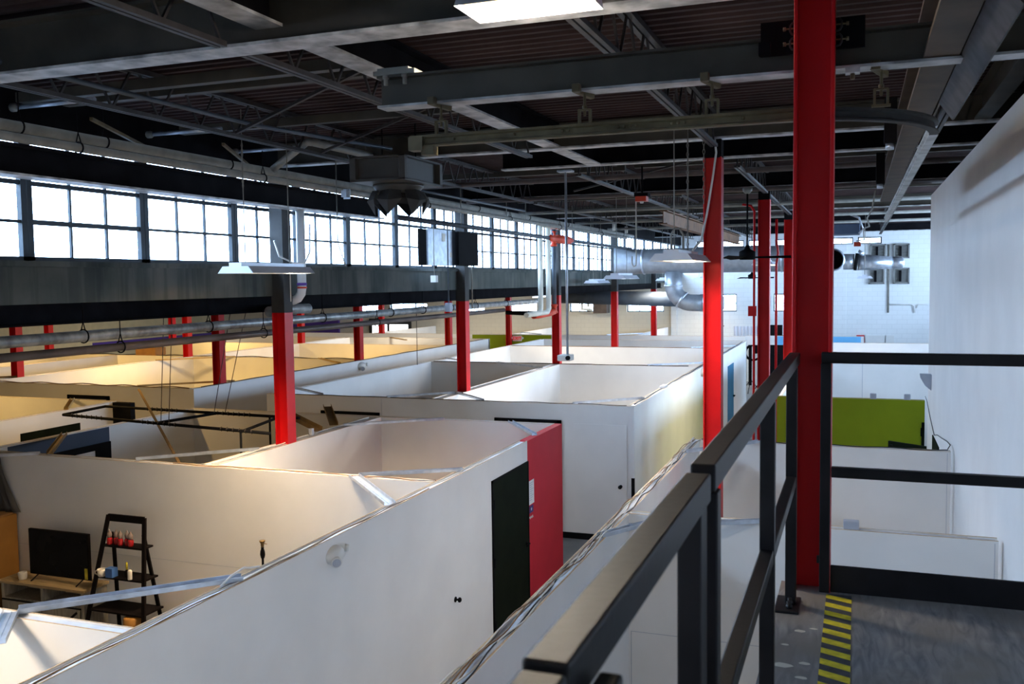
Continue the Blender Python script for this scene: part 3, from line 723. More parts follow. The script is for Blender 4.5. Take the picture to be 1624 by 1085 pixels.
for x in (-10.0, -9.25): MB().bar((x, 9.08, .93), (x, 8.95, .872), .012, .01).bar((x, 9.08, .93), (x+.02, 9.2, .872), .012, .01).build('foot', 'black', tv)
tag(MB().box(-9.20, -9.155, 9.05, 9.056, .94, 1.08).build('energy_label', 'yellow', tv), 'yellow energy label')
mb = MB().lathe([(.045, 0), (.052, .02), (.055, .09), (.05, .10), (.045, .10), (.044, .02), (0, .015)], (-10.17, 8.98, .866), 16)
mb.tube([(-10.225, 8.98, .89), (-10.25, 8.98, .91), (-10.25, 8.98, .94), (-10.222, 8.98, .955)], .007)
tag(mb.build('mug', 'mug', loc=(-10.17, 8.98, .866)), 'cream mug on the console left of the television', 'mug')
ls = thing('ladder_shelf', 'dark ladder shelf leaning open against the beige wall right of the television', 'shelf', (-8.55, 9.0, 0))
def lerp(a, b, t): return tuple(a[i] + (b[i]-a[i])*t for i in range(3))
TL, TR, BL, BR = (-8.80, 9.08, 1.80), (-8.24, 9.08, 1.80), (-9.02, 8.72, 0), (-8.02, 8.72, 0)
for a, b in ((TL, BL), (TR, BR)): MB().bar(a, b, .05, .03, (0,1,0)).build('front_leg', 'espresso', ls)
RL, RR_, QL, QR = (-8.76, 9.10, 1.58), (-8.28, 9.10, 1.58), (-8.88, 9.28, 0), (-8.12, 9.28, 0)
for a, b in ((RL, QL), (RR_, QR)): MB().bar(a, b, .045, .025, (0,1,0)).build('rear_leg', 'espresso', ls)
MB().bar((-8.80, 9.08, 1.77), (-8.24, 9.08, 1.77), .025, .09).build('top_rail', 'espresso', ls)
for z, dpt in ((1.44, .17), (1.06, .26), (.66, .36), (.26, .44)):
    t = 1 - z/1.8; a = lerp(TL, BL, t); b = lerp(TR, BR, t)
    MB().box(a[0]+.01, b[0]-.01, a[1]-.02, a[1]+dpt, z-.022, z).build('shelf', 'espresso', ls)
for i, (x, y) in enumerate([(-8.75, 9.03), (-8.67, 9.06), (-8.58, 9.03), (-8.50, 9.06), (-8.42, 9.03)]):
    j = thing('red_jar', ['red glass jar at the left end of the top ladder shelf', 'second red glass jar on the top ladder shelf', 'middle red glass jar on the top ladder shelf', 'fourth red glass jar on the top ladder shelf', 'red glass jar at the right end of the top ladder shelf'][i], 'jar', (x, y, 1.44), 'red jars on the top ladder shelf')
    MB().lathe([(.030, 0), (.036, .015), (.037, .07), (.026, .09)], (x, y, 1.44), 14).build('jar_body', 'red_glass', j)
    MB().lathe([(.022, .09), (.027, .10), (.032, .125), (.026, .155), (.008, .168), (.012, .18), (0, .19)], (x, y, 1.44), 14).build('domed_lid', 'clear', j)
mb = MB().lathe([(.04, 0), (.05, .02), (.056, .09), (.05, .09), (.045, .02), (0, .018)], (-8.80, 8.93, 1.06), 16).tube([(-8.85, 8.92, 1.075), (-8.885, 8.91, 1.09), (-8.885, 8.91, 1.12), (-8.852, 8.92, 1.135)], .008)
tag(mb.build('mug', 'mug', loc=(-8.80, 8.93, 1.06)), 'large cream mug on the second ladder shelf', 'mug')
tag(MB().box(-8.72, -8.61, 8.90, 9.0, 1.06, 1.175).build('box', 'blue_box', loc=(-8.66, 8.95, 1.06), bevel=.004), 'blue cube box beside the mug on the ladder shelf', 'box')
bt = thing('bottle', 'small yellow topped bottle on the second ladder shelf', 'bottle', (-8.46, 8.99, 1.06))
MB().lathe([(.025, 0), (.028, .01), (.026, .08), (.012, .10)], (-8.46, 8.99, 1.06), 12).build('bottle_body', 'espresso', bt)
MB().lathe([(.013, .10), (.014, .16), (.010, .19), (0, .195)], (-8.46, 8.99, 1.06), 12).build('cap', 'yellow', bt)
tag(MB().lathe([(.026, 0), (.028, .01), (.028, .10), (.02, .12), (0, .125)], (-8.36, 8.93, 1.06), 12).build('candle', 'mug', loc=(-8.36, 8.93, 1.06)), 'white pillar candle on the second ladder shelf', 'candle')
fl = thing('floor_lamp', 'black floor lamp pole with a brass socket and no shade', 'floor lamp', (-6.52, 9.08, 0))
MB().lathe([(.14, 0), (.14, .02), (.05, .04), (.02, .06)], (-6.52, 9.08, 0), 18).build('base', 'black', fl)
MB().lathe([(.014, .05), (.014, 1.45), (.022, 1.46), (.03, 1.50), (.026, 1.54), (.016, 1.57), (.02, 1.585)], (-6.52, 9.08, 0), 14).build('pole', 'black', fl)
MB().lathe([(.014, 1.585), (.018, 1.60), (.020, 1.63), (.036, 1.66), (.036, 1.667), (.0, 1.665)], (-6.52, 9.08, 0), 16).tube([(-6.50, 9.08, 1.63), (-6.455, 9.08, 1.63)], .005).build('socket', 'brass', fl)
tc_ = thing('storage_tub', 'dark tub holding a white plush cover near the ladder shelf', 'tub', (-7.55, 8.85, 0))
MB().add([(-7.95,8.55,0),(-7.2,8.55,0),(-7.2,9.2,0),(-7.95,9.2,0),(-8.0,8.5,.45),(-7.15,8.5,.45),(-7.15,9.25,.45),(-8.0,9.25,.45)], [(0,3,2,1),(4,5,6,7),(0,1,5,4),(1,2,6,5),(2,3,7,6),(3,0,4,7)]).build('body', 'black', tc_)
def blob(c, r, m, nm, label, cat, seed, amp=.18, n=14):
    random.seed(seed); vs = []; fs = []
    for i in range(n+1):
        th = PI*i/n
        for k in range(2*n):
            ph = PI*k/n; q = 1 + amp*(math.sin(3*ph+seed)*math.sin(2*th+1)+.6*math.sin(7*ph+2*th)+.3*random.uniform(-1, 1))*math.sin(th)
            vs.append((c[0]+r[0]*q*math.sin(th)*math.cos(ph), c[1]+r[1]*q*math.sin(th)*math.sin(ph), c[2]+r[2]*q*math.cos(th)))
    for i in range(n):
        for k in range(2*n): fs.append((i*2*n+k, (i+1)*2*n+k, (i+1)*2*n+(k+1) % (2*n), i*2*n+(k+1) % (2*n)))
    return tag(MB().add(vs, fs, True).build(nm, m, loc=c), label, cat)
blob((-7.68, 8.85, .58), (.28, .22, .14), 'plush', 'plush_cover', 'crumpled white plush cover at the foot of the ladder shelf', 'cover', 3)
tag(MB().add([(-7.50,8.72,.62),(-7.28,8.72,.62),(-7.28,8.98,.62),(-7.50,8.98,.62),(-7.49,8.80,.78)], [(0,3,2,1),(0,1,4),(1,2,4),(2,3,4),(3,0,4)]).build('pink_pouch', 'pink', loc=(-7.4, 8.85, .62)), 'dusty pink folded pouch beside the white plush cover', 'pouch')
blob((-7.22, 8.85, .60), (.20, .18, .15), 'black', 'dark_bag', 'black soft bag beside the pink pouch', 'bag', 5, .1)
tag(MB().lathe([(.10, 0), (.11, .02), (.11, .34), (.09, .36), (0, .36)], (-8.30, 8.88, .26), 16).build('canister', 'kraft', loc=(-8.30, 8.88, .26)), 'amber canister on the lowest ladder shelf', 'canister')
tag(MB().box(-8.10, -7.98, 8.95, 9.15, 0, .55).build('red_packet', 'red_glass', loc=(-8.04, 9.05, 0), bevel=.01), 'red packet behind the right leg of the ladder shelf', 'packet')
cb = thing('cardboard_carton', 'tall brown cardboard carton standing at the left edge beside the television', 'carton', (-10.8, 9.1, 0))
MB().box(-11.1, -10.56, 8.9, 9.28, 0, 1.64).build('carton_body', 'kraft', cb, bevel=.01)
MB().box(-11.08, -10.58, 8.92, 9.26, 1.64, 1.66).build('top_flap', 'card', cb)
# wavy dark grey sheet in the corner, wider towards its bottom
vs = []; fs = []; n = 16
for i in range(n+1):
    for k in range(n+1):
        t = i/n; x = -11.16 + (.40 + .28*t**2)*k/n; vs.append((x, 9.28 - .03 - .03*math.sin(k*2.1+i*.2), 2.42 - t*.76))
for i in range(n):
    for k in range(n): fs.append((i*(n+1)+k, i*(n+1)+k+1, (i+1)*(n+1)+k+1, (i+1)*(n+1)+k))
o = MB().add(vs, fs, True).build('grey_sheet', 'sheet_grey', loc=(-11, 9.2, 2.4), fix=False); so = o.modifiers.new('t', 'SOLIDIFY'); so.thickness = .004
tag(o, 'dark grey sheet in the corner above the cardboard carton', 'backdrop')

# ------------------------------------------------------------------ roof girders
def girder(p, q, h, w, label, m='girder', mb_='girder_lit', tw=.014, tf=.02, name='steel_girder'):
    p, q = Vector(p), Vector(q); o = thing(name, label, 'girder', (p+q)/2)
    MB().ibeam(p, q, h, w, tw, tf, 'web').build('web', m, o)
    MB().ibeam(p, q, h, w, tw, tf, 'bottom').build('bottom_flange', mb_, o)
    return o
girder((-7.5, 5.12, 6.16), (1.15, 5.12, 6.16), .37, .22, 'big grey girder crossing the top left corner of the photo')
girder((-3.50, -2, 6.28), (-3.50, 12.85, 6.28), .28, .20, 'girder with an underside coloured as window lit, running away from the camera', m='dark_steel')
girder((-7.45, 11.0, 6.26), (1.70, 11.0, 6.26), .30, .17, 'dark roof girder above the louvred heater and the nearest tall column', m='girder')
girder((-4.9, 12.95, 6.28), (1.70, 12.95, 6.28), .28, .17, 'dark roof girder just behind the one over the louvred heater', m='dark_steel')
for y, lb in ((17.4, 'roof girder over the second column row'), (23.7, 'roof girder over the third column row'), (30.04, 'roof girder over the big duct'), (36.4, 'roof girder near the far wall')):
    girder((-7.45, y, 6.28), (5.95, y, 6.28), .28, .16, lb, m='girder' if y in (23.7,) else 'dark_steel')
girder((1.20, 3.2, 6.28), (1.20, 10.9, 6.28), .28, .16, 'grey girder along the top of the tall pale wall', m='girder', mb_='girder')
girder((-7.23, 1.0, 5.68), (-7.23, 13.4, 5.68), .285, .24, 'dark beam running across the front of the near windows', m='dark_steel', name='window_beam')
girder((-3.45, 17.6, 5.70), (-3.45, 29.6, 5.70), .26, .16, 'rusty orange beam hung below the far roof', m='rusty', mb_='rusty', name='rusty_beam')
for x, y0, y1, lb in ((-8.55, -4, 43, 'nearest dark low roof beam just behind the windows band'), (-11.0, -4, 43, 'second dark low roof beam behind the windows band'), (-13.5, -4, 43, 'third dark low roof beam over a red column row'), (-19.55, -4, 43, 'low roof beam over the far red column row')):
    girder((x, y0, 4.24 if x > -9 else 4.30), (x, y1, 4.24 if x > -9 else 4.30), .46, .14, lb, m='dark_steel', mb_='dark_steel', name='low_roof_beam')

# ------------------------------------------------------------------ open web joists
def joist(x, y0, y1, z0, z1, label, group='open web joists under the high roof'):
    o = thing('roof_joist', label, 'joist', (x, (y0+y1)/2, z0), group)
    MB().bar((x-.025, y0, z0), (x-.025, y1, z0), .035, .035).bar((x+.025, y0, z0), (x+.025, y1, z0), .035, .035).build('bottom_chord', 'joist', o)
    MB().bar((x-.03, y0, z1), (x-.03, y1, z1), .045, .045).bar((x+.03, y0, z1), (x+.03, y1, z1), .045, .045).build('top_chord', 'joist', o)
    mb = MB(); n = max(2, round((y1-y0)/.56)); s = (y1-y0)/n
    for i in range(n):
        a = y0+i*s; mb.bar((x, a, z0), (x, a+s*.42, z1), .018, .018, (1,0,0)).bar((x, a+s*.58, z1), (x, a+s, z0), .018, .018, (1,0,0))
    mb.build('web_rods', 'joist', o)
    return o
bays = [(-1.0, 5.0), (5.25, 10.9), (13.05, 17.3), (17.5, 23.6), (23.8, 29.95), (30.15, 36.3)]
xs_ = [(-5.96, 'next to the windows'), (-3.78, 'beside the window lit girder'), (-1.55, 'over the walkway side'), (.75, 'above the runway beam')]
bn = ['over the camera', 'in the nearest bay', 'behind the louvred heater', 'in the third bay', 'in the fourth bay', 'near the big duct']
for (y0, y1), b in zip(bays, bn):
    for x, xl in xs_:
        joist(x, y0, y1, 6.18, 6.545, f'dark open web roof joist {b}, {xl}')
# cross purlins and bridging under the deck
def member(p, q, w, h, m, label, name='roof_purlin', cat='purlin'):
    return tag(MB().bar(p, q, w, h).build(name, m, loc=(Vector(p)+Vector(q))/2), label, cat)
for y, z, lb in ((7.3, 6.50, 'dark purlin under the roof deck right behind the big grey girder'), (6.75, 6.44, 'wide dark purlin under the deck with a lit lower edge'), (9.0, 6.46, 'dark purlin ending above the louvred heater'), (15.2, 6.5, 'purlin behind the louvred heater'), (20.5, 6.5, 'purlin in the third roof bay'), (26.5, 6.5, 'purlin in the fourth roof bay')):
    member((-7.4, y, z), (-3.6, y, z), .09, .09, 'girder', lb)
for y, lb in ((15.0, 'right hand purlin beyond the tall column'), (20.6, 'right hand purlin beyond the ceiling fan'), (26.8, 'far right hand purlin')):
    member((-3.4, y, 6.5), (1.6, y, 6.5), .08, .08, 'girder', lb)
for (p, q, lb) in (((-5.9, 8.0, 6.2), (-3.8, 7.1, 6.52), 'diagonal bridging bar near the windows, higher end at right'), ((-5.9, 9.6, 6.2), (-3.8, 8.7, 6.52), 'diagonal bridging bar above the louvred heater'), ((-4.6, 15.6, 6.2), (-2.2, 14.6, 6.52), 'diagonal bridging bar beyond the second girder')):
    member(p, q, .03, .03, 'joist', lb, 'bridging_bar', 'bracing')

# ------------------------------------------------------------------ pipes and conduits
def pipe(pts, r, m, label, name='pipe', cat='pipe', n=12, extras=None):
    o = tag(MB().tube(pts, r, n).build(name, m, loc=pts[0]), label, cat)
    for nm, mb, mm in (extras or []): mb.build(nm, mm, o)
    return o
def hanger(x, y, z, r, ztop, mb):
    """clevis ring and rod"""
    mb.tube([(x+ (r+.012)*math.cos(a), y, z+(r+.012)*math.sin(a)) for a in [i*PI/8 for i in range(17)]], .008, 6)
    mb.tube([(x-.03, y, z+r), (x, y, z+r+.10), (x+.03, y, z+r)], .007, 6).tube([(x, y, z+r+.10), (x, y, ztop)], .006, 6)
    return ('hanger', mb, 'dark_steel')
hg = [hanger(-6.98, y, 6.085, .05, 6.57, MB()) for y in (6.35, 7.35, 9.3, 13.6, 17, 20, 23, 26, 29)]
pipe([(-6.98, 2, 6.085), (-6.98, 30.5, 6.085)], .05, 'pipe_grey', 'upper pale pipe running along above the windows', extras=hg)
hg = [hanger(-6.86, y, 5.965, .042, 6.3, MB()) for y in (6.9, 9.8, 14.5, 18.5, 22, 26)]
pipe([(-6.86, 2, 5.965), (-6.86, 29.0, 5.965)], .042, 'pipe_grey', 'lower pale pipe running along above the windows', extras=hg)
for y, lb in ((29.2, 'short cream stub on the end of the upper pale pipe'), (27.6, 'second cream stub near the end of the upper pale pipe')):
    pipe([(-6.9, y, 6.13), (-6.9, y, 6.34)], .05, 'pipe_cream', lb, 'pipe_stub')
pipe([(-6.95, 10.15, 6.12), (-6.7, 9.95, 6.16), (-5.98, 9.36, 6.27), (-5.92, 9.33, 6.285), (-5.90, 9.42, 6.29), (-5.86, 10.7, 6.29)], .045, 'pipe_grey', 'pale pipe jogging upward left of the louvred heater')
pipe([(-5.80, 1.5, 6.28), (-5.75, 8.2, 6.28), (-5.3, 10.2, 6.28)], .022, 'pipe_dark', 'thin grey conduit slanting across below the near joists', 'conduit')
pipe([(-6.0, 10.9, 6.0), (-6.0, 17, 6.0)], .02, 'pipe_dark', 'thin conduit behind the louvred heater', 'conduit')
for y, lb in ((6.75, 'bright galvanised conduit nearest the window top corner'), (8.55, 'second bright galvanised conduit over the windows'), (10.1, 'short bright galvanised conduit by the jogging pipe')):
    pipe([(-7.5, y, 6.36), (-6.5, y, 6.36)], .022, 'galv', lb, 'conduit', extras=[('end_cap', MB().lathe([(.04, 0), (.04, .05), (.025, .08)], (-7.5, y, 6.36), 10, 'x'), 'pipe_grey')])
for (p, q, lb) in (((-7.4, 8.6, 6.15), (-6.6, 6.8, 6.20), 'tan diagonal brace rod over the first window'), ((-7.4, 10.4, 6.15), (-6.6, 8.7, 6.22), 'tan diagonal brace rod over the second window')):
    member(p, q, .03, .03, 'track_tan', lb, 'brace_rod', 'bracing')
# lower pipes behind the window columns
hg = [hanger(-8.3, y, 4.10, .065, 4.7, MB()) for y in (6.2, 8.3, 10.5, 13.4, 15.8, 17.2, 18.6, 20, 22)]
pipe([(-8.3, 2, 4.10), (-8.3, 24.6, 4.10)], .065, 'pipe_silver', 'silver jacketed pipe under the windows', n=16, extras=hg)
hg = [hanger(-8.05, y, 3.96, .055, 4.3, MB()) for y in (8.6, 11.4, 14.8, 18.5)]
pipe([(-8.05, 2, 3.96), (-8.05, 21.2, 3.96)], .048, 'pipe_brown', 'brown pipe running just below the silver jacketed pipe', extras=hg)
pipe([(-8.0, 21.2, 3.90), (-7.1, 21.3, 3.86)], .05, 'black', 'black cross pipe meeting the cream risers', extras=[])
pipe([(-8.3, 11.9, 4.25), (-8.3, 12.3, 4.28), (-8.25, 12.9, 4.27)], .08, 'pipe_silver', 'pale jacketed valve bulge beside the nearest grey column', 'pipe_fitting', n=14)
pipe([(-10.2, 12.5, 4.22), (-10.2, 21, 4.22)], .05, 'kraft', 'orange pipe under the low roof right of the nearest grey column')
pipe([(-11.0, 34.5, 4.05), (-6.2, 34.5, 3.9)], .27, 'pipe_dark', 'dark round duct behind the far window columns', 'duct', 'duct', 18)
# white downpipe beside the nearest window column
dp = [(-7.30, 11.27, 5.78), (-7.30, 11.27, 4.62), (-7.315, 11.27, 4.53), (-7.37, 11.27, 4.46), (-7.45, 11.27, 4.43), (-7.54, 11.27, 4.43)]
pipe(dp, .062, 'pvc', 'white plastic downpipe bending at the bottom, beside the nearest grey column', 'downpipe', 'downpipe', 16, [('coupling', MB().lathe([(.066, 0), (.07, .01), (.07, .03), (.066, .04)], (-7.30, 11.27, 4.64), 16), 'purple'), ('coupling', MB().lathe([(.066, 0), (.07, .005), (.07, .02), (.066, .025)], (-7.30, 11.27, 4.60), 16), 'fire_red')])
# cream risers with red valves
for x, y, lb in ((-7.02, 20.95, 'cream riser pipe, left of the pair by the red valve'), (-7.02, 21.55, 'cream riser pipe, right of the pair by the red valve')):
    pipe([(x+.0, y+1.5, 5.98), (x, y+.08, 5.98), (x, y+.02, 5.96), (x, y, 5.88), (x, y, 4.05), (x, y-.03, 3.96), (x, y-.12, 3.90), (x-.05, y-.9, 3.88)], .06, 'pipe_cream', lb, 'riser_pipe', n=14)
rv = pipe([(-7.05, 22.1, 6.0), (-7.05, 22.1, 3.95)], .055, 'pipe_dark', 'dark standpipe with red couplings beside the cream risers', 'standpipe')
for z0, z1 in ((5.5, 5.72), (5.92, 6.02), (3.85, 4.08)): MB().lathe([(.06, z0), (.085, z0+.01), (.085, z0+.05), (.065, z0+.06), (.065, z1-.06), (.085, z1-.05), (.085, z1-.01), (.06, z1)], (-7.05, 22.1, 0), 14).build('coupling', 'fire_red', rv)
MB().tube([(-7.05, 22.1, 3.9), (-7.08, 21.8, 3.86), (-7.1, 21.2, 3.84), (-7.15, 20.8, 3.84)], .075, 12).build('elbow', 'fire_red', rv)
fp = pipe([(-7.0, 13.6, 5.72), (-7.0, 30.3, 5.66)], .045, 'pipe_dark', 'dark sprinkler main crossing the windows, with a red valve', 'sprinkler_pipe')
MB().lathe([(.05, 21.5), (.09, 21.55), (.09, 21.65), (.07, 21.7), (.07, 22.2), (.11, 22.3), (.11, 22.9), (.09, 23.3), (.05, 23.5)], (-7.0, 0, 5.69), 14, 'y').build('valve_body', 'fire_red', fp)
MB().tube([(-7.0, 22.0, 5.72), (-7.0, 22.0, 5.86)], .03).lathe([(.06, 5.85), (.06, 5.87)], (-7.0, 22.0, 0), 12).build('valve_wheel', 'fire_red', fp)
# sprinkler branch pipes under the far roof
for y, z, lb in ((17.0, 6.22, 'grey branch pipe across the second roof girder'), (20.0, 6.18, 'grey branch pipe beyond the fan rod'), (24.5, 6.2, 'pale branch pipe over the far duct'), (28, 6.2, 'grey branch pipe in front of the big duct'), (13.8, 6.2, 'grey branch pipe reaching the tall pale wall')):
    pipe([(-7.2, y, z), (1.9, y, z)], .04, 'pipe_brown' if y < 20 else 'pipe_grey', lb)
# hanging conduits in front of the windows
pipe([(-7.0, 15.0, 5.65), (-7.0, 15.0, 4.78)], .008, 'pipe_grey', 'thin drop cord with a white switch box left of the sheet metal box', 'pendant_cable', 'cord', 6, [('switch_box', MB().box(-7.05, -6.95, 14.95, 15.05, 4.66, 4.78), 'plastic_w')])
pipe([(-7.0, 15.6, 5.68), (-7.0, 15.6, 4.28)], .013, 'pipe_dark', 'dark conduit drop with a grey box at its foot', 'drop_conduit', 'conduit', 8, [('outlet_box', MB().box(-7.05, -6.95, 15.54, 15.66, 4.12, 4.28), 'box_grey')])
pipe([(-7.42, 17.72, 5.68), (-7.42, 17.72, 4.1)], .014, 'pipe_grey', 'pale conduit beside the second window line column', 'drop_conduit', 'conduit', 8)
pipe([(-7.36, 10.72, 5.25), (-7.34, 10.8, 5.04), (-7.25, 11.0, 4.95), (-7.2, 11.2, 4.95), (-7.2, 11.33, 5.1), (-7.2, 11.35, 5.5)], .012, 'plastic_w', 'white cable looping round the nearest grey column to the downpipe', 'loop_cable', 'cable', 6)
pipe([(-7.40, 11.13, 4.85), (-7.40, 11.13, 4.42)], .012, 'pipe_cream', 'short cream conduit beside the nearest grey column', 'drop_conduit', 'conduit', 8)
pipe([(-6.4, 10.75, 6.3), (-6.4, 10.75, 5.2), (-6.35, 10.85, 4.9)], .007, 'pipe_grey', 'thin grey cord dropping in front of the downpipe', 'pendant_cable', 'cord', 6)
# vertical rods over the windows further back
for y in (14.2, 16.0, 18.4, 19.6, 23.2, 25.0):
    pipe([(-6.9, y, 6.57), (-6.9, y, 5.72)], .010, 'pipe_grey', f'thin hanger rod in front of the windows, {["left of the sheet metal box", "just right of the louvred heater", "behind the second window line column", "left of the cream risers", "right of the red valve", "farthest of the hanger rods"][[14.2,16.0,18.4,19.6,23.2,25.0].index(y)]}', 'hanger_rod', 'rod', 6)

# sheet metal box and dark heater on the window column
o = thing('sheet_metal_box', 'shiny galvanised sheet panel hung in front of the windows beside a black box', 'panel', (-7.3, 16.0, 5.3))
MB().box(-7.34, -7.31, 15.42, 16.50, 4.97, 5.64).build('panel', 'galv', o)
for y, z, s in ((16.1, 5.50, .08), (16.42, 5.18, .05)): MB().box(-7.309, -7.307, y-s, y+s, z-s, z+s*.9).build('sticker', 'mug', o)
MB().box(-7.36, -7.33, 15.1, 15.4, 4.97, 5.62).build('dark_side', 'black', o)
MB().tube([(-7.32, 15.5, 5.64), (-7.32, 15.5, 5.9)], .008).tube([(-7.32, 16.45, 5.64), (-7.32, 16.45, 5.9)], .008).build('hanger', 'pipe_grey', o)
tag(MB().box(-7.44, -7.2, 16.56, 17.55, 4.98, 5.63).build('black_box', 'black', loc=(-7.3, 17, 5.3), bevel=.01), 'black box fixed to the second window line column', 'box')

# ------------------------------------------------------------------ louvred unit heater
hx0, hx1, hy0, hy1 = -5.56, -4.92, 9.75, 10.72
uh = thing('unit_heater', 'grey ceiling unit heater with dark downward louvres', 'heater', (-5.24, 10.25, 5.84))
MB().box(hx0+.02, hx1-.02, hy0+.02, hy1-.02, 5.87, 6.12).build('casing', 'unit', uh)
fmb = MB()
for x, y in ((hx0, hy0), (hx1, hy0), (hx0, hy1), (hx1, hy1)): fmb.box(x-.04, x+.04, y-.04, y+.04, 5.85, 6.14)
fmb.box(hx0-.04, hx1+.04, hy0-.04, hy1+.04, 5.845, 5.875).box(hx0-.04, hx1+.04, hy0-.04, hy1+.04, 6.115, 6.14)
fmb.build('frame', 'unit', uh, bevel=.006)
MB().lathe([(.31, 5.845), (.30, 5.81), (.27, 5.78), (.26, 5.74), (.24, 5.74)], (-5.24, 10.25, 0), 28).build('nozzle', 'unit', uh)
MB().lathe([(.20, 5.84), (.20, 5.74), (.12, 5.70), (0, 5.70)], (-5.24, 10.25, 0), 20).build('motor', 'black', uh)
for k in range(6):
    a0 = 2*PI*k/6 + .2; a1 = a0 + 2*PI/6*.86; am = (a0+a1)/2
    def P(r, a, z): return (-5.24 + r*math.cos(a), 10.25 + r*math.sin(a), z)
    vs = [P(.29, a0, 5.76), P(.31, am, 5.77), P(.29, a1, 5.76), P(.36, a0, 5.66), P(.38, am, 5.64), P(.36, a1, 5.66), P(.28, am-.12, 5.48)]
    o = MB().add(vs, [(0, 1, 4, 3), (1, 2, 5, 4), (3, 4, 6), (4, 5, 6)]).build('louvre', 'col_grey', uh, fix=False)
    s = o.modifiers.new('t', 'SOLIDIFY'); s.thickness = .006
for x in (-5.45, -5.0): MB().tube([(x, 10.25, 6.14), (x, 10.25, 6.57)], .008).build('hanger_rod', 'dark_steel', uh)
small = MB().box(-5.83, -5.76, 9.9, 10.0, 5.70, 5.78).box(-5.84, -5.75, 9.97, 9.98, 5.68, 5.80); small.build('control_box', 'galv', uh)

# ------------------------------------------------------------------ monorail: carrier beam, hangers, curved track
mb_beam = girder((-2.38, 4.49, 5.585), (1.16, 4.49, 5.585), .165, .115, 'grey beam above the monorail track, clamped to the big red column', tw=.01, tf=.012, name='carrier_beam')
MB().box(-2.40, -2.16, 4.43, 4.55, 5.752, 5.775).box(-2.38, -2.2, 4.44, 4.54, 5.775, 5.79).build('end_clamp', 'pipe_grey', mb_beam)
for x in (-2.33, -2.22): MB().lathe([(.012, 5.70), (.012, 5.735), (.018, 5.735), (.018, 5.75)], (x, 4.44, 0), 8).build('bolt', 'pipe_grey', mb_beam)
cl = thing('column_clamp', 'dark clamp plates with bolts holding the grey beam to the big red column', 'clamp', (-.19, 4.42, 5.7))
MB().box(-.42, -.28, 4.405, 4.42, 5.66, 5.81).build('plate', 'dark_steel', cl); MB().box(-.10, .02, 4.405, 4.42, 5.665, 5.80).build('plate', 'dark_steel', cl)
MB().box(-.425, -.375, 4.36, 4.405, 5.66, 5.715).build('tube_stub', 'dark_steel', cl)
for s, xx in ((-1, -.275), (1, -.092)):
    for z in (5.70, 5.765):
        MB().tube([(xx-s*.02, 4.40, z+.025), (xx+s*.008, 4.385, z+.024), (xx+s*.016, 4.38, z+.012), (xx+s*.016, 4.38, z-.012), (xx+s*.008, 4.385, z-.024), (xx-s*.02, 4.40, z-.025)], .005, 6).build('clamp_hook', 'col_grey', cl)
        MB().tube([(xx-s*.01, 4.38, z), (xx+s*.04, 4.38, z)], .004, 6).lathe([(.009, -.006), (.009, .006)], (xx+s*.04, 4.38, z), 8, 'x').build('bolt', 'track_tan', cl)
# track along X, curving into Y
ZT = 5.372
path = [Vector((-2.2, 4.46, ZT)), Vector((-1.2, 4.46, ZT)), Vector((-.37, 4.46, ZT))]
for i in range(1, 17):
    a = PI/2*i/16; path.append(Vector((-.37 + .72*math.sin(a), 5.18 - .72*math.cos(a), ZT)))
path += [Vector((.345, 9, ZT)), Vector((.335, 13.2, ZT))]
def sweep(path, prof):
    """sweep a (side, up) section along a horizontal path"""
    mb = MB(); n = len(prof); vs = []; fs = []
    for i, p in enumerate(path):
        t = (path[min(i+1, len(path)-1)] - path[max(i-1, 0)]).normalized(); s = Vector((t.y, -t.x, 0))
        for u, w in prof: vs.append(p + s*u + Vector((0, 0, w)))
    for i in range(len(path)-1):
        for k in range(n): fs.append((i*n+k, i*n+(k+1) % n, (i+1)*n+(k+1) % n, (i+1)*n+k))
    fs += [tuple(range(n))[::-1], tuple(len(vs)-n+k for k in range(n))]
    return mb.add(vs, fs)
mt = thing('monorail_track', 'tan monorail track hung from the beam and curving away beside the tall wall', 'rail', (-1, 4.46, ZT))
sec = [(-.022, 0), (.022, 0), (.022, .008), (.008, .014), (.006, .04), (.02, .046), (.02, .058), (-.02, .058), (-.02, .046), (-.006, .04), (-.008, .014), (-.022, .008)]
sweep(path[:6], sec).build('straight_rail', 'track_tan', mt); sweep(path[5:-2] , sec).build('curved_rail', 'col_grey', mt)
sweep(path[-3:], sec).build('galvanised_rail', 'pipe_silver', mt)
MB().box(-2.2, -2.12, 4.425, 4.495, ZT-.02, ZT+.05).box(-2.13, -2.06, 4.43, 4.49, ZT-.045, ZT).build('end_stop', 'track_tan', mt)
for x in (-2.17, -2.12, -1.95, -1.62, -1.37, -1.34, -1.09, -1.06, -1.03, -1.0, -.83, -.80, -.77, -.5): MB().lathe([(.008, 0), (.008, -.006), (.005, -.009), (0, -.009)], (x, 4.452, ZT+.03), 8, 'y').build('bolt', 'track_tan', mt)
def stirrup(x, y, label, cols='track_tan'):
    o = thing('track_hanger', label, 'hanger', (x, y, 5.44), 'hangers of the monorail track')
    MB().bar((x-.035, y-.045, 5.592), (x+.02, y+.075, 5.575), .03, .03).box(x-.045, x-.005, y-.075, y-.035, 5.575, 5.615).build('beam_clamp', cols, o, bevel=.005)
    MB().tube([(x, y, 5.58), (x, y, 5.47)], .007, 8).lathe([(.012, 5.505), (.012, 5.52)], (x, y, 0), 6).build('rod', cols, o)
    MB().box(x-.03, x+.03, y-.012, y+.012, 5.495, 5.503).box(x-.033, x-.022, y-.012, y+.012, ZT+.056, 5.50).box(x+.022, x+.033, y-.012, y+.012, ZT+.056, 5.50).box(x-.04, x+.04, y-.014, y+.014, ZT+.05, ZT+.06).build('yoke', cols, o)
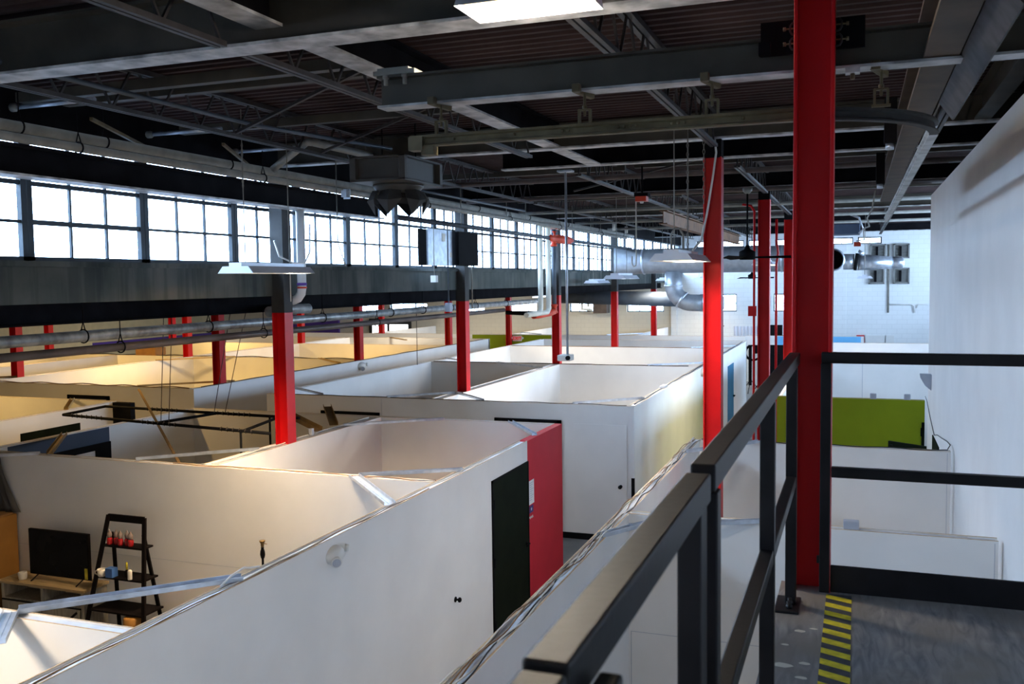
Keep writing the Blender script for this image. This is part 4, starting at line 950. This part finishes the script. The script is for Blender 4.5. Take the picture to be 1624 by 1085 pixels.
for x, lb in ((-2.03, 'monorail hanger nearest the loose track end'), (-1.26, 'second monorail hanger from the loose track end'), (-.645, 'monorail hanger just left of the big red column')): stirrup(x, 4.47, lb)
stirrup(.09, 4.53, 'monorail hanger right of the big red column, over the curve')
bc = thing('flange_clamp', 'small grey clamp on the beam flange right of the big red column', 'clamp', (-.03, 4.45, 5.57))
MB().box(-.06, .0, 4.41, 4.47, 5.56, 5.585).build('jaw', 'girder_lit', bc); MB().lathe([(.010, 5.535), (.010, 5.56)], (-.03, 4.44, 0), 6).build('bolt', 'track_tan', bc)
# brown Y beam over the galvanised rail with splice plates
yb = girder((.325, .2, 5.60), (.325, 12.7, 5.60), .26, .14, 'brown beam with stencil marks running away from the camera along the tall wall', m='rust', mb_='rust', name='runway_beam')
MB().add([(.40, 3.3, 5.60), (.47, 3.3, 5.50), (.47, 5.6, 5.50), (.40, 5.6, 5.60), (.41, 3.3, 5.605), (.48, 3.3, 5.505), (.48, 5.6, 5.505), (.41, 5.6, 5.605)], [(0,3,2,1),(4,5,6,7),(0,1,5,4),(1,2,6,5),(2,3,7,6),(3,0,4,7)]).build('splice_plate', 'plate', yb)
MB().box(.405, .417, .4, 7.0, 5.605, 5.78).build('side_plate', 'rust', yb)
mb = MB()
for i in range(16): mb.box(.384, .388, 7.2+i*.12, 7.2+i*.12+.02+.05*(i % 3), 5.596, 5.5995)
mb.build('stencil_mark', 'ink', yb)
for y, lb in ((7.4, 'clamp with a bright bolt on the runway beam'), (10.6, 'far clamp with a bright bolt on the runway beam')):
    o = thing('runway_clamp', lb, 'clamp', (.22, y, 5.65)); MB().box(.17, .255, y-.06, y+.06, 5.63, 5.95).build('bracket', 'dark_steel', o); MB().lathe([(.03, 5.585), (.03, 5.63)], (.21, y, 0), 8).build('bolt', 'galv', o)
# chain hoist festoon past the beam end
o = thing('festoon_cable', 'dangling cable festoon past the end of the runway beam', 'cable', (.1, 14, 5.4))
MB().tube([(.2, 12.8, 5.75), (.17, 13.4, 5.55), (.12, 14.4, 5.5), (.16, 15.2, 5.42), (.08, 16.5, 5.45), (.1, 17.4, 5.3), (-.02, 18.5, 5.32)], .011, 6).build('cable_run', 'pipe_grey', o)
MB().box(-.07, .05, 18.4, 18.5, 5.22, 5.30).build('trolley', 'fire_red', o)

# ------------------------------------------------------------------ high bay lamps
lamp_lights = []
def high_bay(x, y, z, label, along='y', L=1.22, W=.46, chains=True, ztop=6.57, power=60, warm=(1, .84, .62), spread=118):
    o = thing('high_bay_light', label, 'lamp', (x, y, z), 'fluorescent high bay lamps')
    def T(a, b, c): return (x+a, y+b, z+c) if along == 'y' else (x+b, y+a, z+c)
    def bx(a0, a1, b0, b1, c0, c1):
        p, q = T(a0, b0, c0), T(a1, b1, c1); return MB().box(min(p[0], q[0]), max(p[0], q[0]), min(p[1], q[1]), max(p[1], q[1]), p[2], q[2])
    w = W/2; l = L/2
    vs = [T(*p) for p in ((-w,-l,0),(w,-l,0),(w,l,0),(-w,l,0),(-w*.72,-l,.075),(w*.72,-l,.075),(w*.72,l,.075),(-w*.72,l,.075))]
    MB().add(vs, [(4,5,6,7),(0,1,5,4),(1,2,6,5),(2,3,7,6),(3,0,4,7)]).build('reflector', 'alu', o, fix=False)
    bx(-.08, .08, -l, l, .075, .115).build('ballast_box', 'alu', o)
    n = 4 if W > .4 else 3
    for i in range(n):
        a = -w*.72 + 2*w*.72*i/(n-1)
        MB().tube([T(a, -l+.03, .022), T(a, l-.03, .022)], .014, 8).build('tube', 'lamp_warm', o)
    if chains:
        mb = MB()
        for b in (-l*.7, l*.7): mb.tube([T(0, b, .115), T(0, b, ztop-z)], .006, 5)
        mb.build('chain', 'pipe_grey', o)
    ld = bpy.data.lights.new('high_bay_glow', 'AREA'); ld.shape = 'RECTANGLE'; ld.size = W*.66 if along == 'y' else L*.96; ld.size_y = L*.96 if along == 'y' else W*.66
    ld.energy = power; ld.color = warm; ld.spread = math.radians(spread)
    lo = bpy.data.objects.new('high_bay_glow', ld); col.objects.link(lo); lo.location = (x, y, z+.058)
    return o
high_bay(-6.32, 9.08, 4.79, 'lit high bay lamp hung in front of the windows, left of the nearest grey column', power=150, warm=(1, .74, .46))
high_bay(-6.32, 2.6, 4.79, 'high bay lamp hung over the nearest studio, outside the frame', power=150, warm=(1, .80, .56))
high_bay(-1.8, .1, 4.85, 'added unseen fill lamp beside the walkway, outside the frame', power=80, warm=(1, .93, .84), spread=124)  # added out of view to brighten the long white wall and near column
high_bay(-1.80, 10.2, 4.855, 'lit high bay lamp hung left of the tall red column behind the handrail', power=34, warm=(1, .93, .86))
high_bay(-4.42, 18.3, 4.675, 'high bay lamp under the big duct, nearer of the two left of the elbow', power=230, warm=(1, .93, .84), spread=165)
high_bay(-7.0, 26.0, 4.57, 'high bay lamp left of and below the other one under the big duct', power=180, warm=(1, .93, .84), spread=165)
high_bay(-6.6, 34, 4.60, 'small high bay lamp right beside the duct elbow', power=110, warm=(1, .93, .84), spread=165)
high_bay(-6.4, 41, 4.62, 'tiny far high bay lamp before the far wall', power=60)
high_bay(-1.85, 20.6, 4.93, 'high bay lamp showing just left of the big red column', power=80)
high_bay(.2, 30, 4.60, 'small high bay lamp in front of the far louvres', power=80)
high_bay(-1.62, 4.70, 6.09, 'bright warm lamp at the top edge of the photo above the grey beam', along='x', L=.70, W=.36, chains=False, power=13, warm=(1, .86, .64), spread=180)
bl = bpy.data.lights.new('bare_tube_glow', 'POINT'); bl.energy = 50; bl.color = (1, .88, .72); bl.shadow_soft_size = .06
bo = bpy.data.objects.new('bare_tube_glow', bl); col.objects.link(bo); bo.location = (-1.62, 4.70, 6.045)
# strip lights under the low roof
def strip_light(x, y, z, L, label, power, c):
    o = thing('strip_light', label, 'lamp', (x, y, z), 'strip lights under the low roof')
    MB().box(x-.06, x+.06, y-L/2, y+L/2, z, z+.06).build('housing', 'alu', o)
    MB().tube([(x, y-L/2+.03, z-.02), (x, y+L/2-.03, z-.02)], .02, 8).build('tube', 'lamp_cool', o)
    ld = bpy.data.lights.new('strip_glow', 'AREA'); ld.shape = 'RECTANGLE'; ld.size = .12; ld.size_y = L; ld.energy = power; ld.color = c
    lo = bpy.data.objects.new('strip_glow', ld); col.objects.link(lo); lo.location = (x, y, z-.05)
warm2 = (1, .62, .20)
for x, y, p, lb in ((-16.4, 12.0, 60, 'strip light over the brown partition at left'), (-17.5, 20.5, 120, 'strip light in the second low roof bay'), (-22.5, 20.5, 120, 'strip light near the yellow side wall'), (-16.5, 27.0, 110, 'strip light in the third low roof bay'), (-22.5, 28, 110, 'strip light over the far left studios'), (-17, 33, 80, 'strip light near the bright far doors'), (-27, 33, 110, 'strip light in front of the purple wall'), (-11.9, 12.0, 24, 'strip light over the hanging pipe frame'), (-9.6, 28.5, 40, 'strip light behind the far window columns'), (-11.2, 39.0, 90, 'added strip light brightening the left far wall, nearer the big duct'), (-17.0, 39.0, 90, 'added strip light brightening the left far wall, behind the exit sign')):  # the last two strips are added to brighten the left far wall
    strip_light(x, y, 4.16, 1.3, lb, p, (1, .92, .8) if x == -9.6 else warm2 if y < 33 else (1, .86, .64))

# ------------------------------------------------------------------ ceiling fans
def fan(x, y, z, ztop, label, R=.66, rot=.1):
    o = thing('ceiling_fan', label, 'ceiling fan', (x, y, z))
    MB().tube([(x, y, z+.16), (x, y, ztop)], .014, 10).build('down_rod', 'black', o)
    MB().lathe([(.03, ztop-.09), (.07, ztop-.05), (.075, ztop)], (x, y, 0), 16).build('canopy', 'pipe_grey', o)
    MB().lathe([(0, z-.03), (.11, z-.03), (.125, z-.01), (.125, z+.09), (.11, z+.105), (.05, z+.13), (.02, z+.19), (.014, z+.2)], (x, y, 0), 22).build('motor', 'black', o)
    for k in range(3):
        a = rot + k*2*PI/3; c, s = math.cos(a), math.sin(a)
        P = lambda r, t, h: (x+r*c-t*s, y+r*s+t*c, z+h)
        vs = [P(.10,-.05,-.01), P(.10,.05,.01), P(R,-.07,-.02), P(R,.07,.02), P(.10,-.05,-.002), P(.10,.05,.018), P(R,-.07,-.012), P(R,.07,.028)]
        MB().add(vs, [(0,2,3,1),(4,5,7,6),(0,1,5,4),(2,6,7,3),(0,4,6,2),(1,3,7,5)]).build('blade', 'black', o)
fan(-1.62, 15.0, 4.98, 6.06, 'black ceiling fan on a long rod left of the big red column')
fan(-3.25, 31.5, 4.66, 6.2, 'small far ceiling fan below the big duct', .7, .0)

# ------------------------------------------------------------------ ducts
ZD, YD = 5.24, 30.0
du = thing('round_duct', 'big galvanised round duct crossing below the far windows', 'duct', (-4, YD, ZD))
mb = MB().lathe([(.40, -6.55), (.41, -6.5), (.40, -6.45), (.40, -2.3), (.40, -1.0)], (0, YD, ZD), 28, 'x'); mb.build('duct_run', 'duct', du)
for x in (-6.5, -4.4, -2.2): MB().lathe([(.405, x-.03), (.425, x-.02), (.425, x+.02), (.405, x+.03)], (0, YD, ZD), 28, 'x').build('seam_band', 'galv', du)
n = 24; vs = []
sq = []
for k in range(n):
    a = 2*PI*k/n; c, s = math.cos(a), math.sin(a); q = 1/max(abs(c), abs(s)); sq.append((c*q*.44, s*q*.44))
vs = [(-7.4, YD+u, ZD+w) for u, w in sq] + [(-6.55, YD+.40*math.cos(2*PI*k/n), ZD+.40*math.sin(2*PI*k/n)) for k in range(n)]
MB().add(vs, [(k, (k+1) % n, n+(k+1) % n, n+k) for k in range(n)], True).build('transition', 'duct', du)
el = [(-5.55, YD, ZD-.35), (-5.55, YD, ZD-.80)]
for i in range(1, 9):
    a = PI/2*i/8; el.append((-5.55 + .62*(1-math.cos(a)), YD, ZD-.80-.55*math.sin(a)))
el += [(-4.55, YD, ZD-1.36)]
MB().tube(el, .27, 22).build('elbow', 'duct', du)
for i in (1, 6, 10): p, q = Vector(el[i-1]), Vector(el[i]); MB().tube([q-(q-p).normalized()*.03, q+(q-p).normalized()*.03], .295, 22).build('seam_band', 'galv', du)
MB().tube([(-4.55, YD, ZD-1.36), (-4.2, YD, ZD-1.36)], .29, 22).tube([(-4.2, YD, ZD-1.36), (-3.95, YD, ZD-1.36)], [.29, .20], 22).build('outlet_nozzle', 'duct', du)
MB().tube([(-1.05, YD, ZD), (-.8, YD-.05, ZD-.03), (-.70, YD-.35, ZD-.06), (-.68, YD-.9, ZD-.08)], .33, 24, caps=False).build('end_elbow', 'duct', du)
MB().lathe([(.30, -.3), (.27, -.02), (.33, -.02), (.335, .02), (.30, .02)], (-.68, YD-.9, ZD-.08), 24, 'y', caps=False).build('open_end', 'galv', du)
MB().lathe([(0, .0), (.31, 0), (.31, .02), (0, .02)], (-.68, YD-.55, ZD-.08), 24, 'y').build('dark_throat', 'black', du)
d2 = thing('branch_duct', 'shiny branch duct in front of the far louvres', 'duct', (.5, 33, 5.1))
MB().tube([(-.45, 33, 5.15), (-.1, 33, 5.15)], .26, 20).tube([(.0, 33, 5.13), (1.05, 33, 5.1)], [.27, .20], 20).tube([(1.05, 33, 5.1), (1.35, 33, 5.1), (1.42, 33, 5.1)], [.19, .19, .12], 20).build('duct_run', 'galv', d2)
MB().tube([(-.1, 32.98, 5.15), (0, 32.98, 5.14)], .285, 20).build('black_joint', 'black', d2)
MB().tube([(.05, 33, 5.36), (.12, 33, 5.5)], .10, 10).build('damper', 'galv', d2)
bh = thing('blue_unit', 'dark blue hanging unit right of the big red column under the roof', 'unit', (-.3, 26, 5.9))
MB().box(-1.0, .05, 25.6, 26.4, 5.75, 6.02).build('casing', 'navy', bh, bevel=.02)
MB().tube([(.02, 25.5, 5.75), (.12, 25.5, 5.85), (.02, 25.5, 6.15), (-.3, 25.5, 6.3)], .03, 8).build('pipe', 'galv', bh)

# ------------------------------------------------------------------ hung items in the middle
pp = thing('projector_pole', 'thin pale ceiling pole with a white projector at its foot', 'pole', (-4.05, 13.3, 3.5))
MB().tube([(-4.05, 13.3, 6.28), (-4.045, 13.3, 3.56)], .018, 10).build('pole', 'galv', pp)
MB().box(-4.16, -3.94, 13.22, 13.38, 6.255, 6.28).build('ceiling_plate', 'galv', pp)
MB().box(-4.17, -3.98, 13.18, 13.42, 3.47, 3.56).build('projector', 'plastic_w', pp, bevel=.01)
MB().lathe([(.035, 0), (.035, -.03), (.02, -.03)], (-4.0, 13.18, 3.52), 12, 'y').build('lens', 'black', pp)
sb = thing('strobe', 'small red fire strobe with a white dome under a far roof beam', 'strobe', (-2.95, 13.4, 5.8))
MB().box(-3.02, -2.86, 13.35, 13.5, 5.79, 5.86).build('base', 'fire_red', sb); MB().lathe([(.03, 5.79), (.025, 5.765), (0, 5.76)], (-2.94, 13.42, 0), 12).build('dome', 'plastic_w', sb)
MB().box(-3.04, -2.84, 13.36, 13.54, 5.86, 5.91).tube([(-2.94, 13.45, 5.9), (-2.94, 13.45, 6.3)], .012).build('back_box', 'dark_steel', sb)
pipe([(-3.02, 13.4, 5.8), (-3.02, 13.4, 4.95), (-3.02, 13.38, 4.87), (-3.05, 13.36, 4.85), (-3.08, 13.38, 4.9), (-3.08, 13.4, 5.0)], .010, 'pipe_cream', 'white hooked conduit below the red strobe', 'hook_conduit', 'conduit', 8)
def chain(x, y, z0, z1, label, m='pipe_grey'):
    mb = MB(); n = int((z1-z0)/.05)
    for i in range(n):
        z = z0 + .05*i; s = .012
        mb.tube([(x + (s*math.cos(a) if i % 2 else 0), y + (0 if i % 2 else s*math.cos(a)), z+.025+.03*math.sin(a)) for a in [k*PI/3 for k in range(7)]], .004, 4)
    return tag(mb.build('chain', m, loc=(x, y, z0)), label, 'chain')
chain(-1.80, 10.6, 4.98, 6.28, 'long chain hanging left of the white cord by the tall red column')
chain(-1.62, 10.6, 5.5, 6.28, 'shorter chain beside the tall red column')
chain(-6.5, 8.9, 5.75, 6.3, 'chain hanging over the near windows from the dark beam')
pipe([(-1.55, 10.95, 6.27), (-1.53, 10.93, 6.1), (-1.57, 10.92, 5.8), (-1.63, 10.9, 5.4), (-1.68, 10.8, 5.1), (-1.66, 10.1, 4.97)], .012, 'plastic_w', 'white power cord swinging down beside the tall red column', 'power_cord', 'cord', 8)
pipe([(-1.82, 9.75, 4.97), (-1.83, 9.75, 5.12), (-1.79, 9.75, 5.19), (-1.74, 9.75, 5.19), (-1.70, 9.75, 5.12), (-1.70, 9.75, 4.97)], .012, 'pipe_grey', 'arched grey flexible conduit on the lamp left of the tall red column', 'flex_conduit', 'conduit', 8)
# pipe frame hung over the open cell
pf = thing('pipe_rack', 'black hanging pipe frame with hooks over the open cell', 'pipe rack', (-9.5, 11, 2.72))
zf = 2.70
A_, B_, C_, D_ = (-11.45, 10.98, zf), (-11.55, 11.95, zf), (-7.66, 11.66, zf), (-7.25, 10.34, zf)
for p, q, nm in ((A_, D_, 'long_pipe'), (B_, C_, 'long_pipe'), (A_, B_, 'cross_pipe'), ((-7.72, 10.38, zf), (-8.0, 11.62, zf), 'cross_pipe'), ((-9.4, 10.7, zf), (-9.2, 11.75, zf), 'cross_pipe')):
    MB().tube([p, q], .022, 8).build(nm, 'black', pf)
for p in (A_, B_, C_, D_): MB().tube([p, (p[0], p[1], H+.01) if p in (A_, B_) else (p[0]-.02, p[1], .02)], .016, 8) if p is not D_ and p is not C_ else MB().tube([(p[0]-.5, p[1]+(.05 if p is D_ else -.02), zf), (p[0]-.5, p[1]+(.05 if p is D_ else -.02), .02)], .016, 8).build('leg', 'black', pf)
mb = MB()
for i in range(34):
    t = .05+.9*i/34
    for a, b in ((A_, D_), (B_, C_)):
        if (i // 7) % 2 == (0 if a is A_ else 1): p = Vector(lerp(a, b, t)); mb.tube([p+Vector((0, -.024, 0)), p+Vector((0, 0, .032)), p+Vector((0, .024, 0)), p+Vector((0, 0, -.03))], .006, 5)
mb.build('hooks', 'pipe_brown', pf)
for x, y, xt, yt, lb in ((-9.36, 10.72, -9.45, 11.0, 'left front chain'), (-9.22, 10.72, -9.3, 11.0, 'second left chain'), (-9.20, 11.7, -8.9, 11.9, 'right rear chain'), (-9.0, 11.7, -8.6, 11.9, 'last right chain')):
    pipe([(x, y, zf+.02), (xt, yt, 4.65)], .006, 'pipe_brown', f'thin chain holding the black pipe frame, {lb}', 'support_chain', 'chain', 5)
pipe([(-10.8, 22.0, 4.7), (-10.8, 22.0, 2.5)], .009, 'cable_k', 'thin dark drop cable in front of the white dividing walls', 'drop_cable', 'cable', 5)

# ------------------------------------------------------------------ far end
def far_louvre(x0, x1, z0, z1, label):
    o = thing('wall_louvre', label, 'louvre', ((x0+x1)/2, 42.95, z0), 'louvres on the far wall')
    MB().box(x0, x0+.06, 42.86, 43.0, z0, z1).box(x1-.06, x1, 42.86, 43.0, z0, z1).box(x0, x1, 42.86, 43.0, z0, z0+.05).box(x0, x1, 42.86, 43.0, z1-.05, z1).build('frame', 'louvre', o)
    for i in range(4):
        z = z0+.05 + (z1-z0-.1)*i/4; MB().add([(x0, 42.88, z), (x1, 42.88, z), (x1, 42.98, z+(z1-z0-.1)/4), (x0, 42.98, z+(z1-z0-.1)/4)], [(0,1,2,3)]).build('slat', 'louvre', o)
    MB().box(x0+.35*(x1-x0), x0+.5*(x1-x0), 42.84, 42.9, z0+.1, z1-.1).build('crank', 'dark_steel', o)
far_louvre(.50, 1.12, 5.40, 6.02, 'upper left louvre on the far white wall')
far_louvre(1.42, 2.05, 5.40, 6.02, 'upper right louvre on the far white wall')
far_louvre(.44, 1.08, 4.32, 5.0, 'lower left louvre on the far white wall')
far_louvre(1.42, 2.06, 4.32, 5.0, 'lower right louvre on the far white wall')
pipe([(1.24, 42.95, 6.0), (1.24, 42.95, 3.1)], .035, 'pipe_grey', 'grey conduit between the louvres on the far wall', 'wall_conduit', 'conduit', 8)
pipe([(1.3, 42.95, 3.45), (2.15, 42.95, 3.45), (2.25, 42.95, 3.38), (2.27, 42.95, 3.1)], .035, 'plastic_w', 'white bent conduit on the far wall below the louvres', 'wall_conduit', 'conduit', 8)
pipe([(2.35, 42.95, 3.3), (2.4, 42.95, 3.45), (2.8, 42.95, 3.46)], .03, 'plastic_w', 'second white conduit stub on the far wall', 'wall_conduit', 'conduit', 8)
dn[0] += 1
dr = struct(f'door_{dn[0]}', MB().box(-.02, .30, 42.9, 43.0, 1.0, 2.13), 'red_wall', 'dark red door top on the far wall', 'door')
tag(MB().box(.33, 1.12, 42.92, 42.995, 1.0, 2.13).build('white_board', 'plastic_w', loc=(.7, 43, 1)), 'white board beside the dark red door on the far wall', 'board')
tag(MB().box(1.16, 1.48, 42.92, 42.995, 1.0, 2.13).build('white_board', 'plastic_w', loc=(1.3, 43, 1)), 'narrow white board right of the larger far one', 'board')
struct('trim_3', MB().box(-33.15, -33.0, 33.5, 43.0, 1.6, 2.05).box(-29.0, -25.6, 42.85, 43.0, 1.3, 3.0), 'purple')
struct('trim_4', MB().box(-33.18, -33.0, -8, 33.5, 0, 4.7), 'cream_wall')
dn[0] += 1
o = struct(f'door_{dn[0]}', MB().box(-23.8, -21.4, 42.9, 43.0, 0, 2.8), 'col_grey', 'wide dark far doorway with two bright panes', 'door')
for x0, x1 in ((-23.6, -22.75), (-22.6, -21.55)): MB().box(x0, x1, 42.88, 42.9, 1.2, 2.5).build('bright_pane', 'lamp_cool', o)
cu = MB(); vs = []; fs = []; n = 40
for i in range(n+1):
    x = -4.62 + .94*i/n; vs += [(x, 38.0+.05*math.sin(i*1.1), 2.0), (x, 38.0+.03*math.sin(i*1.1+.5), 2.74)]
for i in range(n): fs.append((2*i, 2*i+2, 2*i+3, 2*i+1))
tag(MB().add(vs, fs, True).build('white_drape', 'fabric_white', loc=(-4.1, 38, 2), fix=False), 'white pleated drape hanging above the far wall', 'drape')
tag(MB().box(-3.66, -2.75, 37.9, 38.1, 2.0, 2.80).build('black_flag', 'black', loc=(-3.3, 38, 2)), 'black rectangular panel right of the white far drape', 'panel')
gs = thing('green_screen', 'small green screen in a black frame above the far wall', 'screen', (-5.4, 38, 0))
MB().box(-5.42, -5.22, 38, 38.02, .6, 2.72).build('cloth', 'green_cloth', gs); MB().tube([(-5.45, 38, 0), (-5.45, 38, 2.75), (-5.0, 38, 2.75)], .02).build('frame', 'black', gs)
tag(MB().box(-4.4, -2.6, 41.4, 41.45, 0, 2.2).build('black_backdrop', 'black', loc=(-3.5, 41.4, 0)), 'black backdrop behind the studio light stands', 'backdrop')
tag(MB().box(-4.25, -3.95, 41.3, 41.36, 0, 2.2).build('backdrop_board', 'plastic_w', loc=(-4.1, 41.3, 0)), 'narrow white panel beside the black backdrop', 'panel')
def light_stand(x, y, h, label, ring):
    o = thing('light_stand', label, 'studio light', (x, y, 0))
    MB().tube([(x, y, .35), (x, y, h)], .018, 8).build('pole', 'black', o)
    for k in range(3): a = k*2*PI/3+.4; MB().tube([(x, y, .55), (x+.45*math.cos(a), y+.45*math.sin(a), .02)], .014, 6).build('leg', 'black', o)
    if ring: MB().tube([(x+.1+.30*math.cos(a), y-.05, h-.1+.30*math.sin(a)) for a in [i*PI/12 for i in range(25)]], .045, 8).build('ring_lamp', 'dark_steel', o)
    else:
        MB().lathe([(.05, .15), (.10, .1), (.12, -.05), (.26, -.25), (.27, -.26)], (x, y, h), 16, 'y').build('lamp_head', 'dark_steel', o)
        MB().box(x-.3, x-.22, y-.3, y-.1, h-.3, h+.25).box(x+.22, x+.3, y-.3, y-.1, h-.3, h+.25).build('barn_door', 'black', o)
light_stand(-4.02, 38.6, 1.75, 'ring lamp on a black tripod stand at the corridor end', True)
light_stand(-3.62, 39.6, 1.85, 'studio lamp with flaps on a black tripod stand at the corridor end', False)
uh2 = thing('wall_heater', 'small dark box heater with cream pipes at the left far window', 'heater', (-11.2, 42.5, 3.3))
MB().box(-11.6, -10.95, 42.3, 42.9, 3.1, 3.65).build('casing', 'pipe_brown', uh2); MB().tube([(-12.1, 42.2, 3.75), (-12.1, 42.2, 3.3), (-11.6, 42.2, 3.25)], .06, 8).tube([(-11.8, 42.2, 3.75), (-11.8, 42.2, 3.4)], .06, 8).build('pipe', 'pipe_cream', uh2)
tag(MB().box(1.2, 1.7, 7.9, 8.1, 6.0, 6.05).build('cable_tray', 'dark_steel', loc=(1.4, 8, 6)), 'dark bracket on top of the tall pale wall', 'bracket')

# ------------------------------------------------------------------ daylight
w = bpy.data.worlds.new('sky'); sc.world = w; w.use_nodes = True
bg = w.node_tree.nodes['Background']; bg.inputs['Color'].default_value = (.51, .715, 1, 1); bg.inputs['Strength'].default_value = 14.5
def portal(loc, rot, sx, sy):
    ld = bpy.data.lights.new('window_portal', 'AREA'); ld.shape = 'RECTANGLE'; ld.size = sx; ld.size_y = sy
    ld.cycles.is_portal = True
    o = bpy.data.objects.new('window_portal', ld); col.objects.link(o); o.location = loc; o.rotation_euler = rot
portal((-7.80, 17.5, 5.55), (0, -PI/2, 0), 1.3, 51)
portal((6.25, 30, 4.8), (0, PI/2, 0), 2.8, 25)
portal((-1, 43.35, 5.0), (-PI/2, 0, 0), 12, 3)
vs_ = sc.view_settings; vs_.view_transform = 'Standard'; vs_.look = 'None'; vs_.exposure = .78; vs_.gamma = 1; vs_.use_curve_mapping = False
cy = sc.cycles; cy.max_bounces = 10; cy.diffuse_bounces = 6; cy.glossy_bounces = 3; cy.transparent_max_bounces = 10; cy.sample_clamp_indirect = 6; cy.use_denoising = True
